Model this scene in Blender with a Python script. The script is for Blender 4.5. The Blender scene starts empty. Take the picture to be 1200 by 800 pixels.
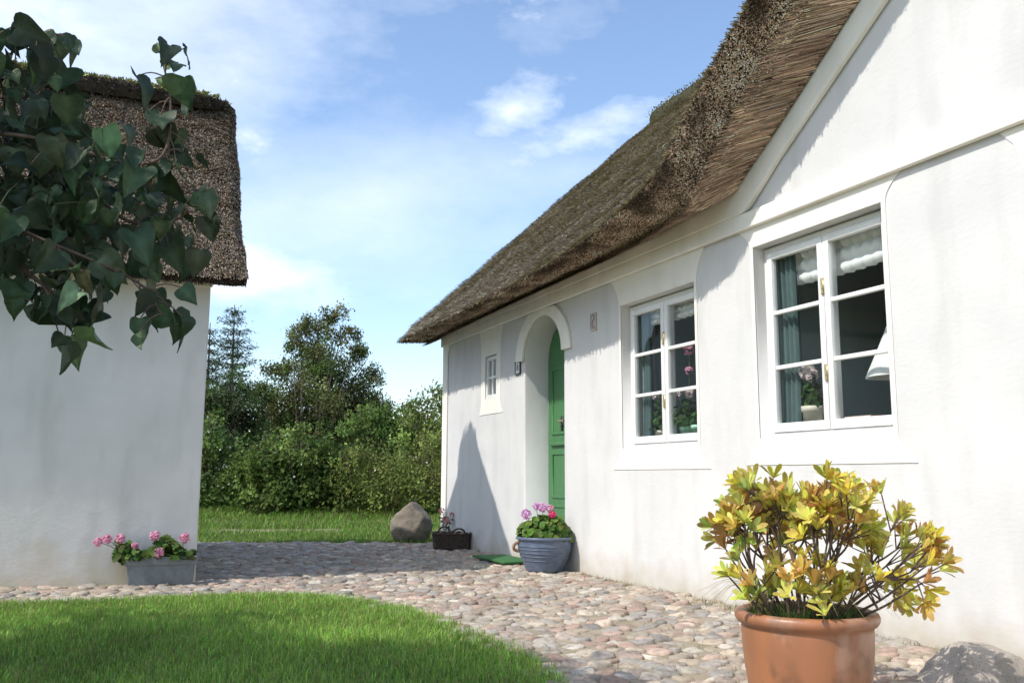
import bpy, bmesh, math, random
import numpy as np
from mathutils import Vector, Matrix, noise as mnoise
R = math.radians
rng = np.random.default_rng(7)
random.seed(7)
scene = bpy.context.scene
COL = scene.collection

# ------------------------------------------------------------------ camera
cam_data = bpy.data.cameras.new('camera')
cam = bpy.data.objects.new('camera', cam_data); COL.objects.link(cam)
PITCH, ROLL, EYE = R(8.429), R(0.2326), 0.85
fw = Vector((0, math.cos(PITCH), math.sin(PITCH)))
rt0 = Vector((1, 0, 0)); up0 = rt0.cross(fw)
rt = rt0 * math.cos(ROLL) + up0 * math.sin(ROLL)
up = up0 * math.cos(ROLL) - rt0 * math.sin(ROLL)
m = Matrix((rt, up, -fw)).transposed().to_4x4(); m.translation = (0, 0, EYE)
cam.matrix_world = m
cam_data.sensor_width = 36; cam_data.lens = 32.035
cam_data.clip_end = 3000; cam_data.clip_start = 0.05
scene.camera = cam

# ------------------------------------------------------------------ light, sky, exposure
SUN_EL = R(48.0); SUN_H = Vector((-0.855, -0.519, 0)).normalized()
SUN = Vector((SUN_H.x * math.cos(SUN_EL), SUN_H.y * math.cos(SUN_EL), math.sin(SUN_EL)))
sd = bpy.data.lights.new('sun', 'SUN'); sd.energy = 2.35; sd.angle = R(0.53); sd.color = (1.0, 0.955, 0.88)
so = bpy.data.objects.new('sun', sd); COL.objects.link(so)
so.rotation_euler = SUN.to_track_quat('Z', 'Y').to_euler(); so.location = (-20, -10, 30)

world = bpy.data.worlds.new('World'); scene.world = world; world.use_nodes = True
wn, wl = world.node_tree.nodes, world.node_tree.links
bg = wn['Background']; bg.inputs[1].default_value = 0.15
sky = wn.new('ShaderNodeTexSky'); sky.sky_type = 'NISHITA'; sky.sun_disc = False
sky.sun_elevation = SUN_EL; sky.sun_rotation = math.atan2(SUN_H.x, SUN_H.y)
sky.air_density = 1.0; sky.dust_density = 0.9; sky.ozone_density = 1.6
tc = wn.new('ShaderNodeTexCoord')
def W(t, **k):
    n = wn.new(t)
    for a, v in k.items(): setattr(n, a, v)
    return n
def wmath(op, a, b=None, clamp=False):
    n = W('ShaderNodeMath', operation=op, use_clamp=clamp)
    for i, v in enumerate((a, b)):
        if v is None: continue
        if isinstance(v, (int, float)): n.inputs[i].default_value = v
        else: wl.new(v, n.inputs[i])
    return n.outputs[0]
nz = W('ShaderNodeTexNoise'); nz.inputs['Scale'].default_value = 5.0; nz.inputs['Detail'].default_value = 9; nz.inputs['Roughness'].default_value = 0.62
mpn = W('ShaderNodeMapping'); mpn.inputs['Scale'].default_value = (1.0, 1.0, 2.2); mpn.inputs['Rotation'].default_value = (0, R(22), 0)
wl.new(tc.outputs['Generated'], mpn.inputs[0]); wl.new(mpn.outputs[0], nz.inputs['Vector'])
nzf = nz.outputs['Fac']
nf = W('ShaderNodeTexNoise'); nf.inputs['Scale'].default_value = 20.0; nf.inputs['Detail'].default_value = 8; nf.inputs['Roughness'].default_value = 0.6
mpf = W('ShaderNodeMapping'); mpf.inputs['Scale'].default_value = (.8, .8, 1.7); mpf.inputs['Rotation'].default_value = (0, R(-22), 0); wl.new(tc.outputs['Generated'], mpf.inputs[0]); wl.new(mpf.outputs[0], nf.inputs['Vector'])
def cloud(c, w, h, tilt, amt, edge, nk, nzf=nzf):
    """soft cloud patch round the direction c (az, el in degrees)"""
    az, el = R(c[0]), R(c[1])
    d = (math.sin(az) * math.cos(el), math.cos(az) * math.cos(el), math.sin(el))
    s = W('ShaderNodeVectorMath', operation='SUBTRACT'); wl.new(tc.outputs['Generated'], s.inputs[0]); s.inputs[1].default_value = d
    rot = W('ShaderNodeVectorRotate', rotation_type='Y_AXIS'); wl.new(s.outputs[0], rot.inputs['Vector']); rot.inputs['Angle'].default_value = R(tilt)
    sc = W('ShaderNodeVectorMath', operation='MULTIPLY'); wl.new(rot.outputs[0], sc.inputs[0]); sc.inputs[1].default_value = (1 / w, 0.5 / w, 1 / h)
    ln = W('ShaderNodeVectorMath', operation='LENGTH'); wl.new(sc.outputs[0], ln.inputs[0])
    a = wmath('SUBTRACT', 1.0, ln.outputs['Value'])
    b = wmath('MULTIPLY', wmath('SUBTRACT', nzf, 0.5), nk)
    v = wmath('MULTIPLY', wmath('ADD', a, b), 1 / edge, clamp=True)
    return wmath('MULTIPLY', v, amt)
parts = [cloud((0.2, 22.9), .066, .028, 22, .66, 1.4, 2.4, nf.outputs['Fac']), cloud((4.5, 21.1), .100, .026, 18, .6, 1.4, 2.4, nf.outputs['Fac']),
         cloud((3.0, 28.0), .06, .03, 20, .22, 1.5, 2.6, nf.outputs['Fac']), cloud((-24, 27), .34, .17, 20, .66, 1.5, 2.0),
         cloud((-10, 16.5), .36, .11, 12, .46, 1.6, 1.8), cloud((-17, 11.8), .13, .04, 0, .7, .8, 2.2),
         cloud((-33, 29), .3, .16, 10, .5, .8, 3.0), cloud((60, 25), .5, .15, 0, .3, .8, 4), cloud((-110, 30), .8, .3, 0, .6, .8, 4)]
acc = parts[0]
for p in parts[1:]: acc = wmath('MAXIMUM', acc, p)
hsv = W('ShaderNodeHueSaturation'); hsv.inputs['Saturation'].default_value = 1.0; hsv.inputs['Value'].default_value = 1.0
wl.new(sky.outputs[0], hsv.inputs['Color'])
mx = W('ShaderNodeMix', data_type='RGBA'); wl.new(acc, mx.inputs['Factor']); wl.new(hsv.outputs[0], mx.inputs['A']); mx.inputs['B'].default_value = (6.0, 6.2, 6.5, 1)
wl.new(mx.outputs['Result'], bg.inputs[0])

scene.view_settings.view_transform = 'Standard'; scene.view_settings.look = 'None'
scene.view_settings.exposure = 0.78; scene.view_settings.gamma = 1
scene.cycles.max_bounces = 8; scene.cycles.transparent_max_bounces = 12

# ------------------------------------------------------------------ materials
def new_mat(name):
    mt = bpy.data.materials.new(name); mt.use_nodes = True
    return mt, mt.node_tree.nodes, mt.node_tree.links, mt.node_tree.nodes['Principled BSDF']
def mix_noise(nt, ln, c1, c2, scale, lo=.35, hi=.65, detail=6, coord='Object', vec=None, stretch=None):
    if vec is None:
        t = nt.new('ShaderNodeTexCoord'); vec = t.outputs[coord]
    if stretch:
        mp = nt.new('ShaderNodeMapping'); mp.inputs['Scale'].default_value = stretch; ln.new(vec, mp.inputs[0]); vec = mp.outputs[0]
    n = nt.new('ShaderNodeTexNoise'); n.inputs['Scale'].default_value = scale; n.inputs['Detail'].default_value = detail
    ln.new(vec, n.inputs['Vector'])
    r = nt.new('ShaderNodeMapRange'); r.inputs['From Min'].default_value = lo; r.inputs['From Max'].default_value = hi; ln.new(n.outputs['Fac'], r.inputs['Value'])
    x = nt.new('ShaderNodeMix'); x.data_type = 'RGBA'; ln.new(r.outputs[0], x.inputs['Factor'])
    for s, c in (('A', c1), ('B', c2)):
        if hasattr(c, 'is_linked') or hasattr(c, 'links'): ln.new(c, x.inputs[s])
        else: x.inputs[s].default_value = (*c, 1)
    return x.outputs['Result'], n.outputs['Fac']
def bump(nt, ln, bs, fac, strength, dist=.01, prev=None):
    b = nt.new('ShaderNodeBump'); b.inputs['Strength'].default_value = strength; b.inputs['Distance'].default_value = dist
    ln.new(fac, b.inputs['Height'])
    if prev: ln.new(prev, b.inputs['Normal'])
    ln.new(b.outputs[0], bs.inputs['Normal']); return b.outputs[0]
def plain(name, c, rough=.6, c2=None, scale=20, bmp=0, metal=0, dist=.004, spec=.5, lo=.35, hi=.65, stretch=None):
    mt, nt, ln, bs = new_mat(name)
    bs.inputs['Roughness'].default_value = rough; bs.inputs['Metallic'].default_value = metal; bs.inputs['Specular IOR Level'].default_value = spec
    out, f = mix_noise(nt, ln, c, c2 or tuple(x * .85 for x in c), scale, lo, hi, stretch=stretch)
    ln.new(out, bs.inputs['Base Color'])
    if bmp: bump(nt, ln, bs, f, bmp, dist)
    return mt
def attr_mat(name, rough=.6, transl=0, spec=.3, bmp=0, bscale=60, vary=.0, vscale=2., vcol=(.1, .1, .05)):
    mt, nt, ln, bs = new_mat(name)
    a = nt.new('ShaderNodeAttribute'); a.attribute_name = 'col'; c = a.outputs['Color']
    if vary:
        x, f = mix_noise(nt, ln, c, c, vscale, .45, .7)
        mxn = x.node; mm = nt.new('ShaderNodeMath'); mm.operation = 'MULTIPLY'
        src = mxn.inputs['Factor'].links[0].from_socket; ln.new(src, mm.inputs[0]); mm.inputs[1].default_value = vary; ln.new(mm.outputs[0], mxn.inputs['Factor'])
        for l in list(mxn.inputs['B'].links): ln.remove(l)
        mxn.inputs['B'].default_value = (*vcol, 1); c = x
    ln.new(c, bs.inputs['Base Color'])
    bs.inputs['Roughness'].default_value = rough; bs.inputs['Specular IOR Level'].default_value = spec
    if bmp:
        t = nt.new('ShaderNodeTexCoord'); n = nt.new('ShaderNodeTexNoise'); n.inputs['Scale'].default_value = bscale; n.inputs['Detail'].default_value = 8
        ln.new(t.outputs['Object'], n.inputs['Vector']); bump(nt, ln, bs, n.outputs['Fac'], bmp, .01)
    if transl:
        tr = nt.new('ShaderNodeBsdfTranslucent'); ln.new(c, tr.inputs['Color'])
        ms = nt.new('ShaderNodeMixShader'); ms.inputs[0].default_value = transl
        ln.new(bs.outputs[0], ms.inputs[1]); ln.new(tr.outputs[0], ms.inputs[2])
        ln.new(ms.outputs[0], nt['Material Output'].inputs['Surface'])
    return mt
def plaster(name, c, c2, dirt_sun=(.42, .36, .26), dirt_sun_h=.22, stain=.35, course=.0):
    mt, nt, ln, bs = new_mat(name)
    t = nt.new('ShaderNodeTexCoord'); vec = t.outputs['Object']
    out, f = mix_noise(nt, ln, c, c2, 1.7, .38, .68, 8, vec=vec)
    # rain streaks and blotches with a shape of their own
    st, f2 = mix_noise(nt, ln, out, tuple(x * y for x, y in zip(c2, (.90, .90, .88))), 2.2, .50, .80, 9, vec=vec, stretch=(2.2, 2.2, .55))
    sp = nt.new('ShaderNodeSeparateXYZ'); ln.new(vec, sp.inputs[0])
    nn = nt.new('ShaderNodeTexNoise'); nn.inputs['Scale'].default_value = 5; nn.inputs['Detail'].default_value = 9; ln.new(vec, nn.inputs['Vector'])
    h = nt.new('ShaderNodeMath'); h.operation = 'MULTIPLY_ADD'; ln.new(nn.outputs['Fac'], h.inputs[0]); h.inputs[1].default_value = dirt_sun_h * 1.6; h.inputs[2].default_value = -dirt_sun_h * .35
    g = nt.new('ShaderNodeMath'); g.operation = 'SUBTRACT'; ln.new(h.outputs[0], g.inputs[0]); ln.new(sp.outputs['Z'], g.inputs[1])
    r = nt.new('ShaderNodeMapRange'); r.inputs['From Min'].default_value = -.12; r.inputs['From Max'].default_value = .25; r.inputs['To Max'].default_value = .9; ln.new(g.outputs[0], r.inputs['Value'])
    x = nt.new('ShaderNodeMix'); x.data_type = 'RGBA'; ln.new(r.outputs[0], x.inputs['Factor']); ln.new(st, x.inputs['A']); x.inputs['B'].default_value = (*dirt_sun, 1)
    ln.new(x.outputs['Result'], bs.inputs['Base Color'])
    bs.inputs['Roughness'].default_value = .93; bs.inputs['Specular IOR Level'].default_value = .15
    n1 = nt.new('ShaderNodeTexNoise'); n1.inputs['Scale'].default_value = 3.2; n1.inputs['Detail'].default_value = 4; ln.new(vec, n1.inputs['Vector'])
    n2 = nt.new('ShaderNodeTexNoise'); n2.inputs['Scale'].default_value = 45; n2.inputs['Detail'].default_value = 8
    mpb = nt.new('ShaderNodeMapping'); mpb.inputs['Scale'].default_value = (.6, .6, 1.0); ln.new(vec, mpb.inputs[0]); ln.new(mpb.outputs[0], n2.inputs['Vector'])
    b1 = bump(nt, ln, bs, n1.outputs['Fac'], .35, .02); b2 = bump(nt, ln, bs, n2.outputs['Fac'], .22, .006, b1)
    if course:
        mp = nt.new('ShaderNodeMapping'); mp.inputs['Rotation'].default_value = (R(90), 0, 0); ln.new(vec, mp.inputs[0])
        sw = nt.new('ShaderNodeCombineXYZ'); ad = nt.new('ShaderNodeMath'); ad.operation = 'ADD'; ln.new(sp.outputs['X'], ad.inputs[0]); ln.new(sp.outputs['Y'], ad.inputs[1])
        ln.new(ad.outputs[0], sw.inputs[0]); ln.new(sp.outputs['Z'], sw.inputs[1])
        br = nt.new('ShaderNodeTexBrick'); br.inputs['Scale'].default_value = 1; br.inputs['Brick Width'].default_value = .23; br.inputs['Row Height'].default_value = .078
        br.inputs['Mortar Size'].default_value = .006; br.inputs['Mortar Smooth'].default_value = 1.0; br.inputs['Color1'].default_value = (1, 1, 1, 1); br.inputs['Color2'].default_value = (.9, .9, .9, 1); br.inputs['Mortar'].default_value = (0, 0, 0, 1)
        ln.new(sw.outputs[0], br.inputs['Vector'])
        bump(nt, ln, bs, br.outputs['Color'], course, .006, b2)
    return mt
M = {}
M['wall'] = plaster('whitewash', (.685, .672, .655), (.63, .625, .615), dirt_sun_h=.3, course=.025)
M['trim'] = plaster('cream_whitewash', (.89, .86, .78), (.83, .80, .72))
M['barnwall'] = plaster('barn_whitewash', (.79, .765, .72), (.69, .67, .63), dirt_sun=(.66, .59, .45), dirt_sun_h=.5)  # barn foot: yellowish stains, plus warm grazing sunlight painted into the same colour
M['barntrim'] = plaster('barn_cream', (.74, .70, .60), (.66, .62, .52))
M['thatch'] = attr_mat('reed_thatch', .9, 0, .1)
M['glossleaf'] = attr_mat('glossy_leaf', .42, .3, .4)
M['leaf'] = attr_mat('leaf', .6, .42, .15)
M['grass'] = attr_mat('grass_blade', .55, .3, .3)
M['linden'] = attr_mat('linden_leaf', .5, .22, .28, .25, 90, .5, 40, (.028, .05, .02))
M['petal'] = attr_mat('petal', .6, .35, .2)
M['stone'] = attr_mat('fieldstone', .85, 0, .2, .8, 45, .6, 26, (.16, .14, .115))
M['bark'] = plain('bark', (.13, .10, .075), .9, (.06, .05, .04), 30, .8, dist=.02)
M['greybark'] = plain('grey_bark', (.24, .21, .17), .9, (.12, .10, .08), 14, .8, dist=.02)
M['twig'] = plain('twig', (.16, .11, .08), .8, (.09, .06, .045), 40, .3)
M['stalk'] = plain('green_stalk', (.11, .17, .05), .6, (.16, .13, .06), 20)
M['paint'] = plain('white_paint', (.83, .83, .80), .45, (.78, .78, .75), 14, .15)
M['putty'] = plain('red_putty', (.30, .13, .09), .7)
M['green'] = plain('green_door_paint', (.05, .175, .06), .45, (.075, .21, .085), 9, .15, stretch=(6, 6, .5))
M['brass'] = plain('brass', (.62, .50, .30), .4, metal=.8)
M['iron'] = plain('dark_iron', (.05, .05, .05), .5, metal=.5)
M['room'] = plain('grey_green_room_paint', (.26, .345, .345), .8, (.23, .30, .305), 3)
M['teal'] = plain('grey_teal_window_lit', (.52, .66, .66), .7, (.48, .61, .62), 3)  # room colour made paler, with daylight from the window painted in
M['soil'] = plain('soil', (.10, .075, .05), .95, (.16, .12, .08), 25, .6)
M['joint'] = plain('sandy_joint_soil', (.36, .29, .215), .95, (.26, .225, .14), 5, .7)
M['turf'] = plain('turf', (.075, .13, .028), .95, (.08, .10, .035), 9, .6)
M['meadow'] = plain('meadow', (.06, .095, .03), .95, (.11, .11, .045), 3, .6)
M['terra'] = plain('terracotta', (.42, .17, .075), .40, (.29, .13, .07), 7, .2, lo=.3, hi=.72, stretch=(1, 1, .5))
nt, ln = M['terra'].node_tree.nodes, M['terra'].node_tree.links; bs = nt['Principled BSDF']; src = bs.inputs['Base Color'].links[0].from_socket
o_, f_ = mix_noise(nt, ln, src, (.56, .42, .33), 6, .55, .85, 9, stretch=(1, 1, .35)); o_, f_ = mix_noise(nt, ln, o_, (.16, .085, .05), 11, .58, .80, 9); ln.new(o_, bs.inputs['Base Color'])
M['blue'] = plain('blue_grey_glaze', (.085, .125, .20), .36, (.14, .165, .215), 16, .12, stretch=(1, 1, 3))
M['zinc'] = plain('grey_planter', (.20, .225, .235), .7, (.15, .17, .18), 18, .2)
M['matg'] = plain('green_mat', (.03, .12, .03), .95, (.045, .15, .045), 90, 1.0)
M['wicker'] = plain('dark_wicker', (.045, .03, .022), .75, (.075, .05, .035), 40, .3)
M['mint'] = plain('mint_pot', (.42, .70, .52), .4)
M['cream_pot'] = plain('cream_pot', (.72, .66, .54), .5)
M['cloth'] = plain('white_cloth', (.86, .86, .84), .9, (.80, .80, .78), 30)
M['red'] = plain('red_card', (.42, .05, .05), .6)
M['brownwood'] = plain('brown_wood', (.28, .16, .10), .6)
M['black'] = plain('black_enamel', (.025, .025, .027), .35)
M['plaque'] = plain('clay_plaque', (.56, .50, .46), .8, (.48, .41, .37), 30, .3)
M['plaqued'] = plain('dark_clay', (.34, .29, .27), .8)
def glass_mat():
    mt, nt, ln, bs = new_mat('window_glass')
    nt.remove(bs); tr = nt.new('ShaderNodeBsdfTransparent'); tr.inputs[0].default_value = (.93, .96, .95, 1)
    gl = nt.new('ShaderNodeBsdfGlossy'); gl.inputs['Roughness'].default_value = .015
    ge = nt.new('ShaderNodeNewGeometry'); dt = nt.new('ShaderNodeVectorMath'); dt.operation = 'DOT_PRODUCT'; ln.new(ge.outputs['Incoming'], dt.inputs[0]); ln.new(ge.outputs['Normal'], dt.inputs[1])
    def mth(op, a, b):
        q = nt.new('ShaderNodeMath'); q.operation = op; q.use_clamp = False
        for i_, v_ in enumerate((a, b)):
            if v_ is None: continue
            if isinstance(v_, (int, float)): q.inputs[i_].default_value = v_
            else: ln.new(v_, q.inputs[i_])
        return q.outputs[0]
    fres = mth('ADD', mth('MULTIPLY', mth('POWER', mth('SUBTRACT', 1.0, mth('ABSOLUTE', dt.outputs['Value'], None)), 5.0), .90), .08)   # same from both sides of the pane
    t = nt.new('ShaderNodeTexCoord'); n = nt.new('ShaderNodeTexNoise'); n.inputs['Scale'].default_value = 3; ln.new(t.outputs['Object'], n.inputs['Vector'])
    b = nt.new('ShaderNodeBump'); b.inputs['Strength'].default_value = .12; b.inputs['Distance'].default_value = .01; ln.new(n.outputs['Fac'], b.inputs['Height']); ln.new(b.outputs[0], gl.inputs['Normal'])
    ms = nt.new('ShaderNodeMixShader'); ln.new(fres, ms.inputs[0]); ln.new(tr.outputs[0], ms.inputs[1]); ln.new(gl.outputs[0], ms.inputs[2])
    ln.new(ms.outputs[0], nt['Material Output'].inputs['Surface']); return mt
M['glass'] = glass_mat()
def stone_mat(name, a, b, c):
    mt, nt, ln, bs = new_mat(name)
    o1, f1 = mix_noise(nt, ln, a, b, 4, .35, .65, 9)
    o2, f2 = mix_noise(nt, ln, o1, c, 9, .52, .80, 10)
    ln.new(o2, bs.inputs['Base Color']); bs.inputs['Roughness'].default_value = .88; bs.inputs['Specular IOR Level'].default_value = .2
    o3, f3 = mix_noise(nt, ln, o2, tuple(x * .62 for x in b), 120, .52, .75, 3); ln.new(o3, bs.inputs['Base Color'])
    bb = bump(nt, ln, bs, f2, .8, .03); bump(nt, ln, bs, f3, .5, .006, bb); return mt
M['boulder'] = stone_mat('boulder_granite', (.27, .22, .175), (.185, .165, .135), (.18, .17, .11))
M['rock'] = stone_mat('pale_granite', (.46, .40, .34), (.30, .265, .23), (.24, .22, .16))
M['moss'] = attr_mat('moss', .95, .1, .1)

# ------------------------------------------------------------------ object helpers
def tag(o, label=None, cat=None, group=None, kind=None):
    if label: o['label'] = label
    if cat: o['category'] = cat
    if group: o['group'] = group
    if kind: o['kind'] = kind
    return o
def thing(name, loc, label, cat, rz=0, group=None):
    o = bpy.data.objects.new(name, None); COL.objects.link(o); o.location = loc; o.rotation_euler = (0, 0, rz)
    return tag(o, label, cat, group)
def link(name, me, mat, parent=None, loc=None):
    o = bpy.data.objects.new(name, me); COL.objects.link(o)
    for mm in (mat if isinstance(mat, (list, tuple)) else [mat]): me.materials.append(mm)
    if parent: o.parent = parent
    if loc: o.location = loc
    return o
class Soup:
    """collects vertices, faces and per-vertex colours into ONE mesh"""
    def __init__(s): s.V = []; s.F = []; s.C = []; s.n = 0
    def add(s, V, F, col=(.5, .5, .5)):
        V = np.asarray(V, float).reshape(-1, 3); F = [np.asarray(F)] if not isinstance(F, list) else [np.asarray(F)]
        c = np.asarray(col, float)
        if c.ndim == 1: c = np.tile(c, (len(V), 1))
        s.V.append(V); s.C.append(c); s.F.append(F[0] + s.n); s.n += len(V)
    def build(s, name, mat, parent=None, smooth=False, loc=None):
        V = np.concatenate(s.V); C = np.concatenate(s.C)
        me = bpy.data.meshes.new(name)
        li = np.concatenate([f.ravel() for f in s.F]); lt = np.concatenate([np.full(len(f), f.shape[1]) for f in s.F])
        me.vertices.add(len(V)); me.vertices.foreach_set('co', V.ravel().astype(np.float32))
        me.loops.add(len(li)); me.loops.foreach_set('vertex_index', li.astype(np.int32))
        me.polygons.add(len(lt)); me.polygons.foreach_set('loop_start', np.concatenate([[0], np.cumsum(lt)[:-1]]).astype(np.int32))
        me.update(calc_edges=True)
        at = me.attributes.new('col', 'FLOAT_COLOR', 'POINT')
        at.data.foreach_set('color', np.concatenate([C, np.ones((len(C), 1))], 1).ravel().astype(np.float32))
        if smooth: me.polygons.foreach_set('use_smooth', np.ones(len(lt), bool))
        me.validate(); me.update()
        return link(name, me, mat, parent, loc)
def unit(a): return a / np.maximum(np.linalg.norm(a, axis=-1, keepdims=True), 1e-9)
def grid_faces(nu, nv, wrapu=False):
    i = np.arange(nu if wrapu else nu - 1); j = np.arange(nv - 1)
    I, J = np.meshgrid(i, j, indexing='ij'); I2 = (I + 1) % nu
    return np.stack([I * nv + J, I2 * nv + J, I2 * nv + J + 1, I * nv + J + 1], -1).reshape(-1, 4)
def tube(sp, pts, r0, r1=None, n=7, col=(.5, .5, .5)):
    pts = np.asarray(pts, float); r1 = r0 if r1 is None else r1
    k = len(pts); t = unit(np.gradient(pts, axis=0)); ref = np.array([0, 0, 1.]) if abs(t[0][2]) < .9 else np.array([1., 0, 0])
    a = unit(np.cross(t, ref)); b = np.cross(t, a); an = np.linspace(0, 2 * np.pi, n, endpoint=False)
    rr = np.linspace(r0, r1, k)[:, None, None]
    V = pts[:, None] + rr * (np.cos(an)[None, :, None] * a[:, None] + np.sin(an)[None, :, None] * b[:, None])
    V = V.transpose(1, 0, 2).reshape(-1, 3)
    sp.add(V, grid_faces(n, k, True), col)
def curve_pts(P, k=24):
    P = np.asarray(P, float); m = len(P); out = []
    Q = np.vstack([2 * P[0] - P[1], P, 2 * P[-1] - P[-2]])
    for i in range(1, m):
        p0, p1, p2, p3 = Q[i - 1], Q[i], Q[i + 1], Q[i + 2]
        for t in np.linspace(0, 1, max(2, k // (m - 1)), endpoint=False):
            out.append(.5 * ((2 * p1) + (-p0 + p2) * t + (2 * p0 - 5 * p1 + 4 * p2 - p3) * t * t + (-p0 + 3 * p1 - 3 * p2 + p3) * t ** 3))
    out.append(P[-1]); return np.array(out)
def lathe(name, prof, mat, parent, seg=64, loc=None, warp=0):
    sp = Soup(); prof = np.asarray(prof, float); an = np.linspace(0, 2 * np.pi, seg, endpoint=False)
    V = np.stack([np.outer(np.cos(an), prof[:, 0]), np.outer(np.sin(an), prof[:, 0]), np.tile(prof[:, 1], (seg, 1))], -1).reshape(-1, 3)
    if warp: V[:, :2] *= (1 + warp * np.sin(np.arctan2(V[:, 1], V[:, 0]) * 2 + 1))[:, None]
    sp.add(V, grid_faces(seg, len(prof), True)); return sp.build(name, mat, parent, True, loc)
def box(sp, lo, hi, col=(.5, .5, .5)):
    x0, y0, z0 = lo; x1, y1, z1 = hi
    V = [(x0, y0, z0), (x1, y0, z0), (x1, y1, z0), (x0, y1, z0), (x0, y0, z1), (x1, y0, z1), (x1, y1, z1), (x0, y1, z1)]
    sp.add(V, [(0, 3, 2, 1), (4, 5, 6, 7), (0, 1, 5, 4), (1, 2, 6, 5), (2, 3, 7, 6), (3, 0, 4, 7)], col)
def bevel(o, w=.004, seg=2):
    bv = o.modifiers.new('bevel', 'BEVEL'); bv.width = w; bv.segments = seg; bv.limit_method = 'ANGLE'; return o
def boxobj(name, lo, hi, mat, parent, w=.004):
    sp = Soup(); box(sp, lo, hi); return bevel(sp.build(name, mat, parent), w)
def plate(name, outer, holes, n0, n1, mat, parent, bev=.006):
    """flat plate in house space: outline in (s, z), thickness from n0 to n1 (n points out of the wall, local y = -n)"""
    cu = bpy.data.curves.new(name, 'CURVE'); cu.dimensions = '2D'; cu.fill_mode = 'BOTH'; cu.resolution_u = 1
    for pts in [outer] + list(holes):
        sp = cu.splines.new('POLY'); sp.points.add(len(pts) - 1)
        for p, q in zip(sp.points, pts): p.co = (q[0], q[1], 0, 1)
        sp.use_cyclic_u = True
    cu.extrude = (n1 - n0) / 2 - bev; cu.bevel_depth = bev; cu.bevel_resolution = 2; cu.offset = -bev
    tmp = bpy.data.objects.new('tmp', cu); COL.objects.link(tmp)
    dg = bpy.context.evaluated_depsgraph_get(); me = bpy.data.meshes.new_from_object(tmp.evaluated_get(dg)); bpy.data.objects.remove(tmp)
    nm = (n0 + n1) / 2
    me.transform(Matrix(((1, 0, 0, 0), (0, 0, -1, -nm), (0, 1, 0, 0), (0, 0, 0, 1))))
    me.materials.clear(); me.name = name
    return link(name, me, mat, parent)
def fbm(P, s=1.0): return np.array([mnoise.fractal(Vector(p) * s, 1.0, 2.0, 4) for p in P])

# ------------------------------------------------------------------ leaf soups
def leaf_quads(sp, P, N, D, L, Wd, col, fold=.25):
    """kite leaves at P with axis D, normal N; L length and Wd width arrays"""
    D = unit(D); N = unit(N - (N * D).sum(1, keepdims=True) * D); S = np.cross(D, N)
    L = L[:, None]; Wd = Wd[:, None]
    V = np.stack([P, P + D * L * .45 + S * Wd * .5 + N * Wd * fold, P + D * L, P + D * L * .45 - S * Wd * .5 + N * Wd * fold], 1)
    k = len(P); b = np.arange(k)[:, None] * 4
    F = np.concatenate([b + np.array([[0, 1, 2]]), b + np.array([[0, 2, 3]])])
    sp.add(V.reshape(-1, 3), F, np.repeat(col, 4, 0))
def rand_dir(k): return unit(rng.normal(size=(k, 3)))
def tint(base, k, var=.25, hue=.15):
    base = np.asarray(base, float); v = np.exp(rng.normal(0, var, (k, 1))); h = np.exp(rng.normal(0, hue, (k, 3)))
    return np.clip(base * v * h, .002, .9)
def crown(sp, blobs, per_m2, size, cols, var=.28, droop=.1, shell=.55):
    """leaf clumps in ellipsoids: blobs = (centre, radii)"""
    for ctr, rad in blobs:
        ctr = np.array(ctr); rad = np.array(rad)
        area = 4 * np.pi * ((rad[0] * rad[1] + rad[1] * rad[2] + rad[0] * rad[2]) / 3)
        nb = int(area * 5) + 8
        d = rand_dir(nb); rr = 1 - (1 - shell) * rng.random(nb) ** 1.5
        rr *= 1 + .30 * fbm(d * 2.3 + ctr)                       # uneven outline
        cl = ctr + d * rad * rr[:, None]
        base = np.array(cols)[rng.integers(len(cols), size=nb)] * np.exp(rng.normal(0, var, (nb, 1)))
        k = max(3, int(area * per_m2 / nb))
        off = rng.normal(size=(nb, k, 3)) * .13 * (rad.mean() ** .45)
        P = (cl[:, None] + off).reshape(-1, 3); C = np.repeat(base, k, 0) * np.exp(rng.normal(0, .13, (nb * k, 1)))
        N = unit(np.repeat(d * .8 + rng.normal(size=d.shape) * .35, k, 0) + rng.normal(size=P.shape) * .38 + np.array([0, 0, .45]))
        D = unit(rng.normal(size=P.shape) + np.array([0, 0, -droop * 3]))
        L = size * rng.uniform(.6, 1.4, len(P))
        leaf_quads(sp, P, N, D, L, L * rng.uniform(.5, .8, len(P)), np.clip(C, .003, .8))

# ================================================================== GROUND
def zhill(x, y): return .15 * np.clip((y - 12.2) / 6, 0, 1) ** 1.3
xs = np.concatenate([np.linspace(-900, -40, 8), np.linspace(-30, 30, 41), np.linspace(40, 900, 8)])
ys = np.concatenate([np.linspace(-300, -20, 5), np.linspace(-10, 40, 61), np.linspace(60, 2000, 9)])
X, Y = np.meshgrid(xs, ys, indexing='ij'); g = Soup()
g.add(np.stack([X, Y, zhill(X, Y) - .03], -1).reshape(-1, 3), grid_faces(len(xs), len(ys)))
tag(g.build('ground', M['meadow'], None, True), kind='structure')

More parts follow.
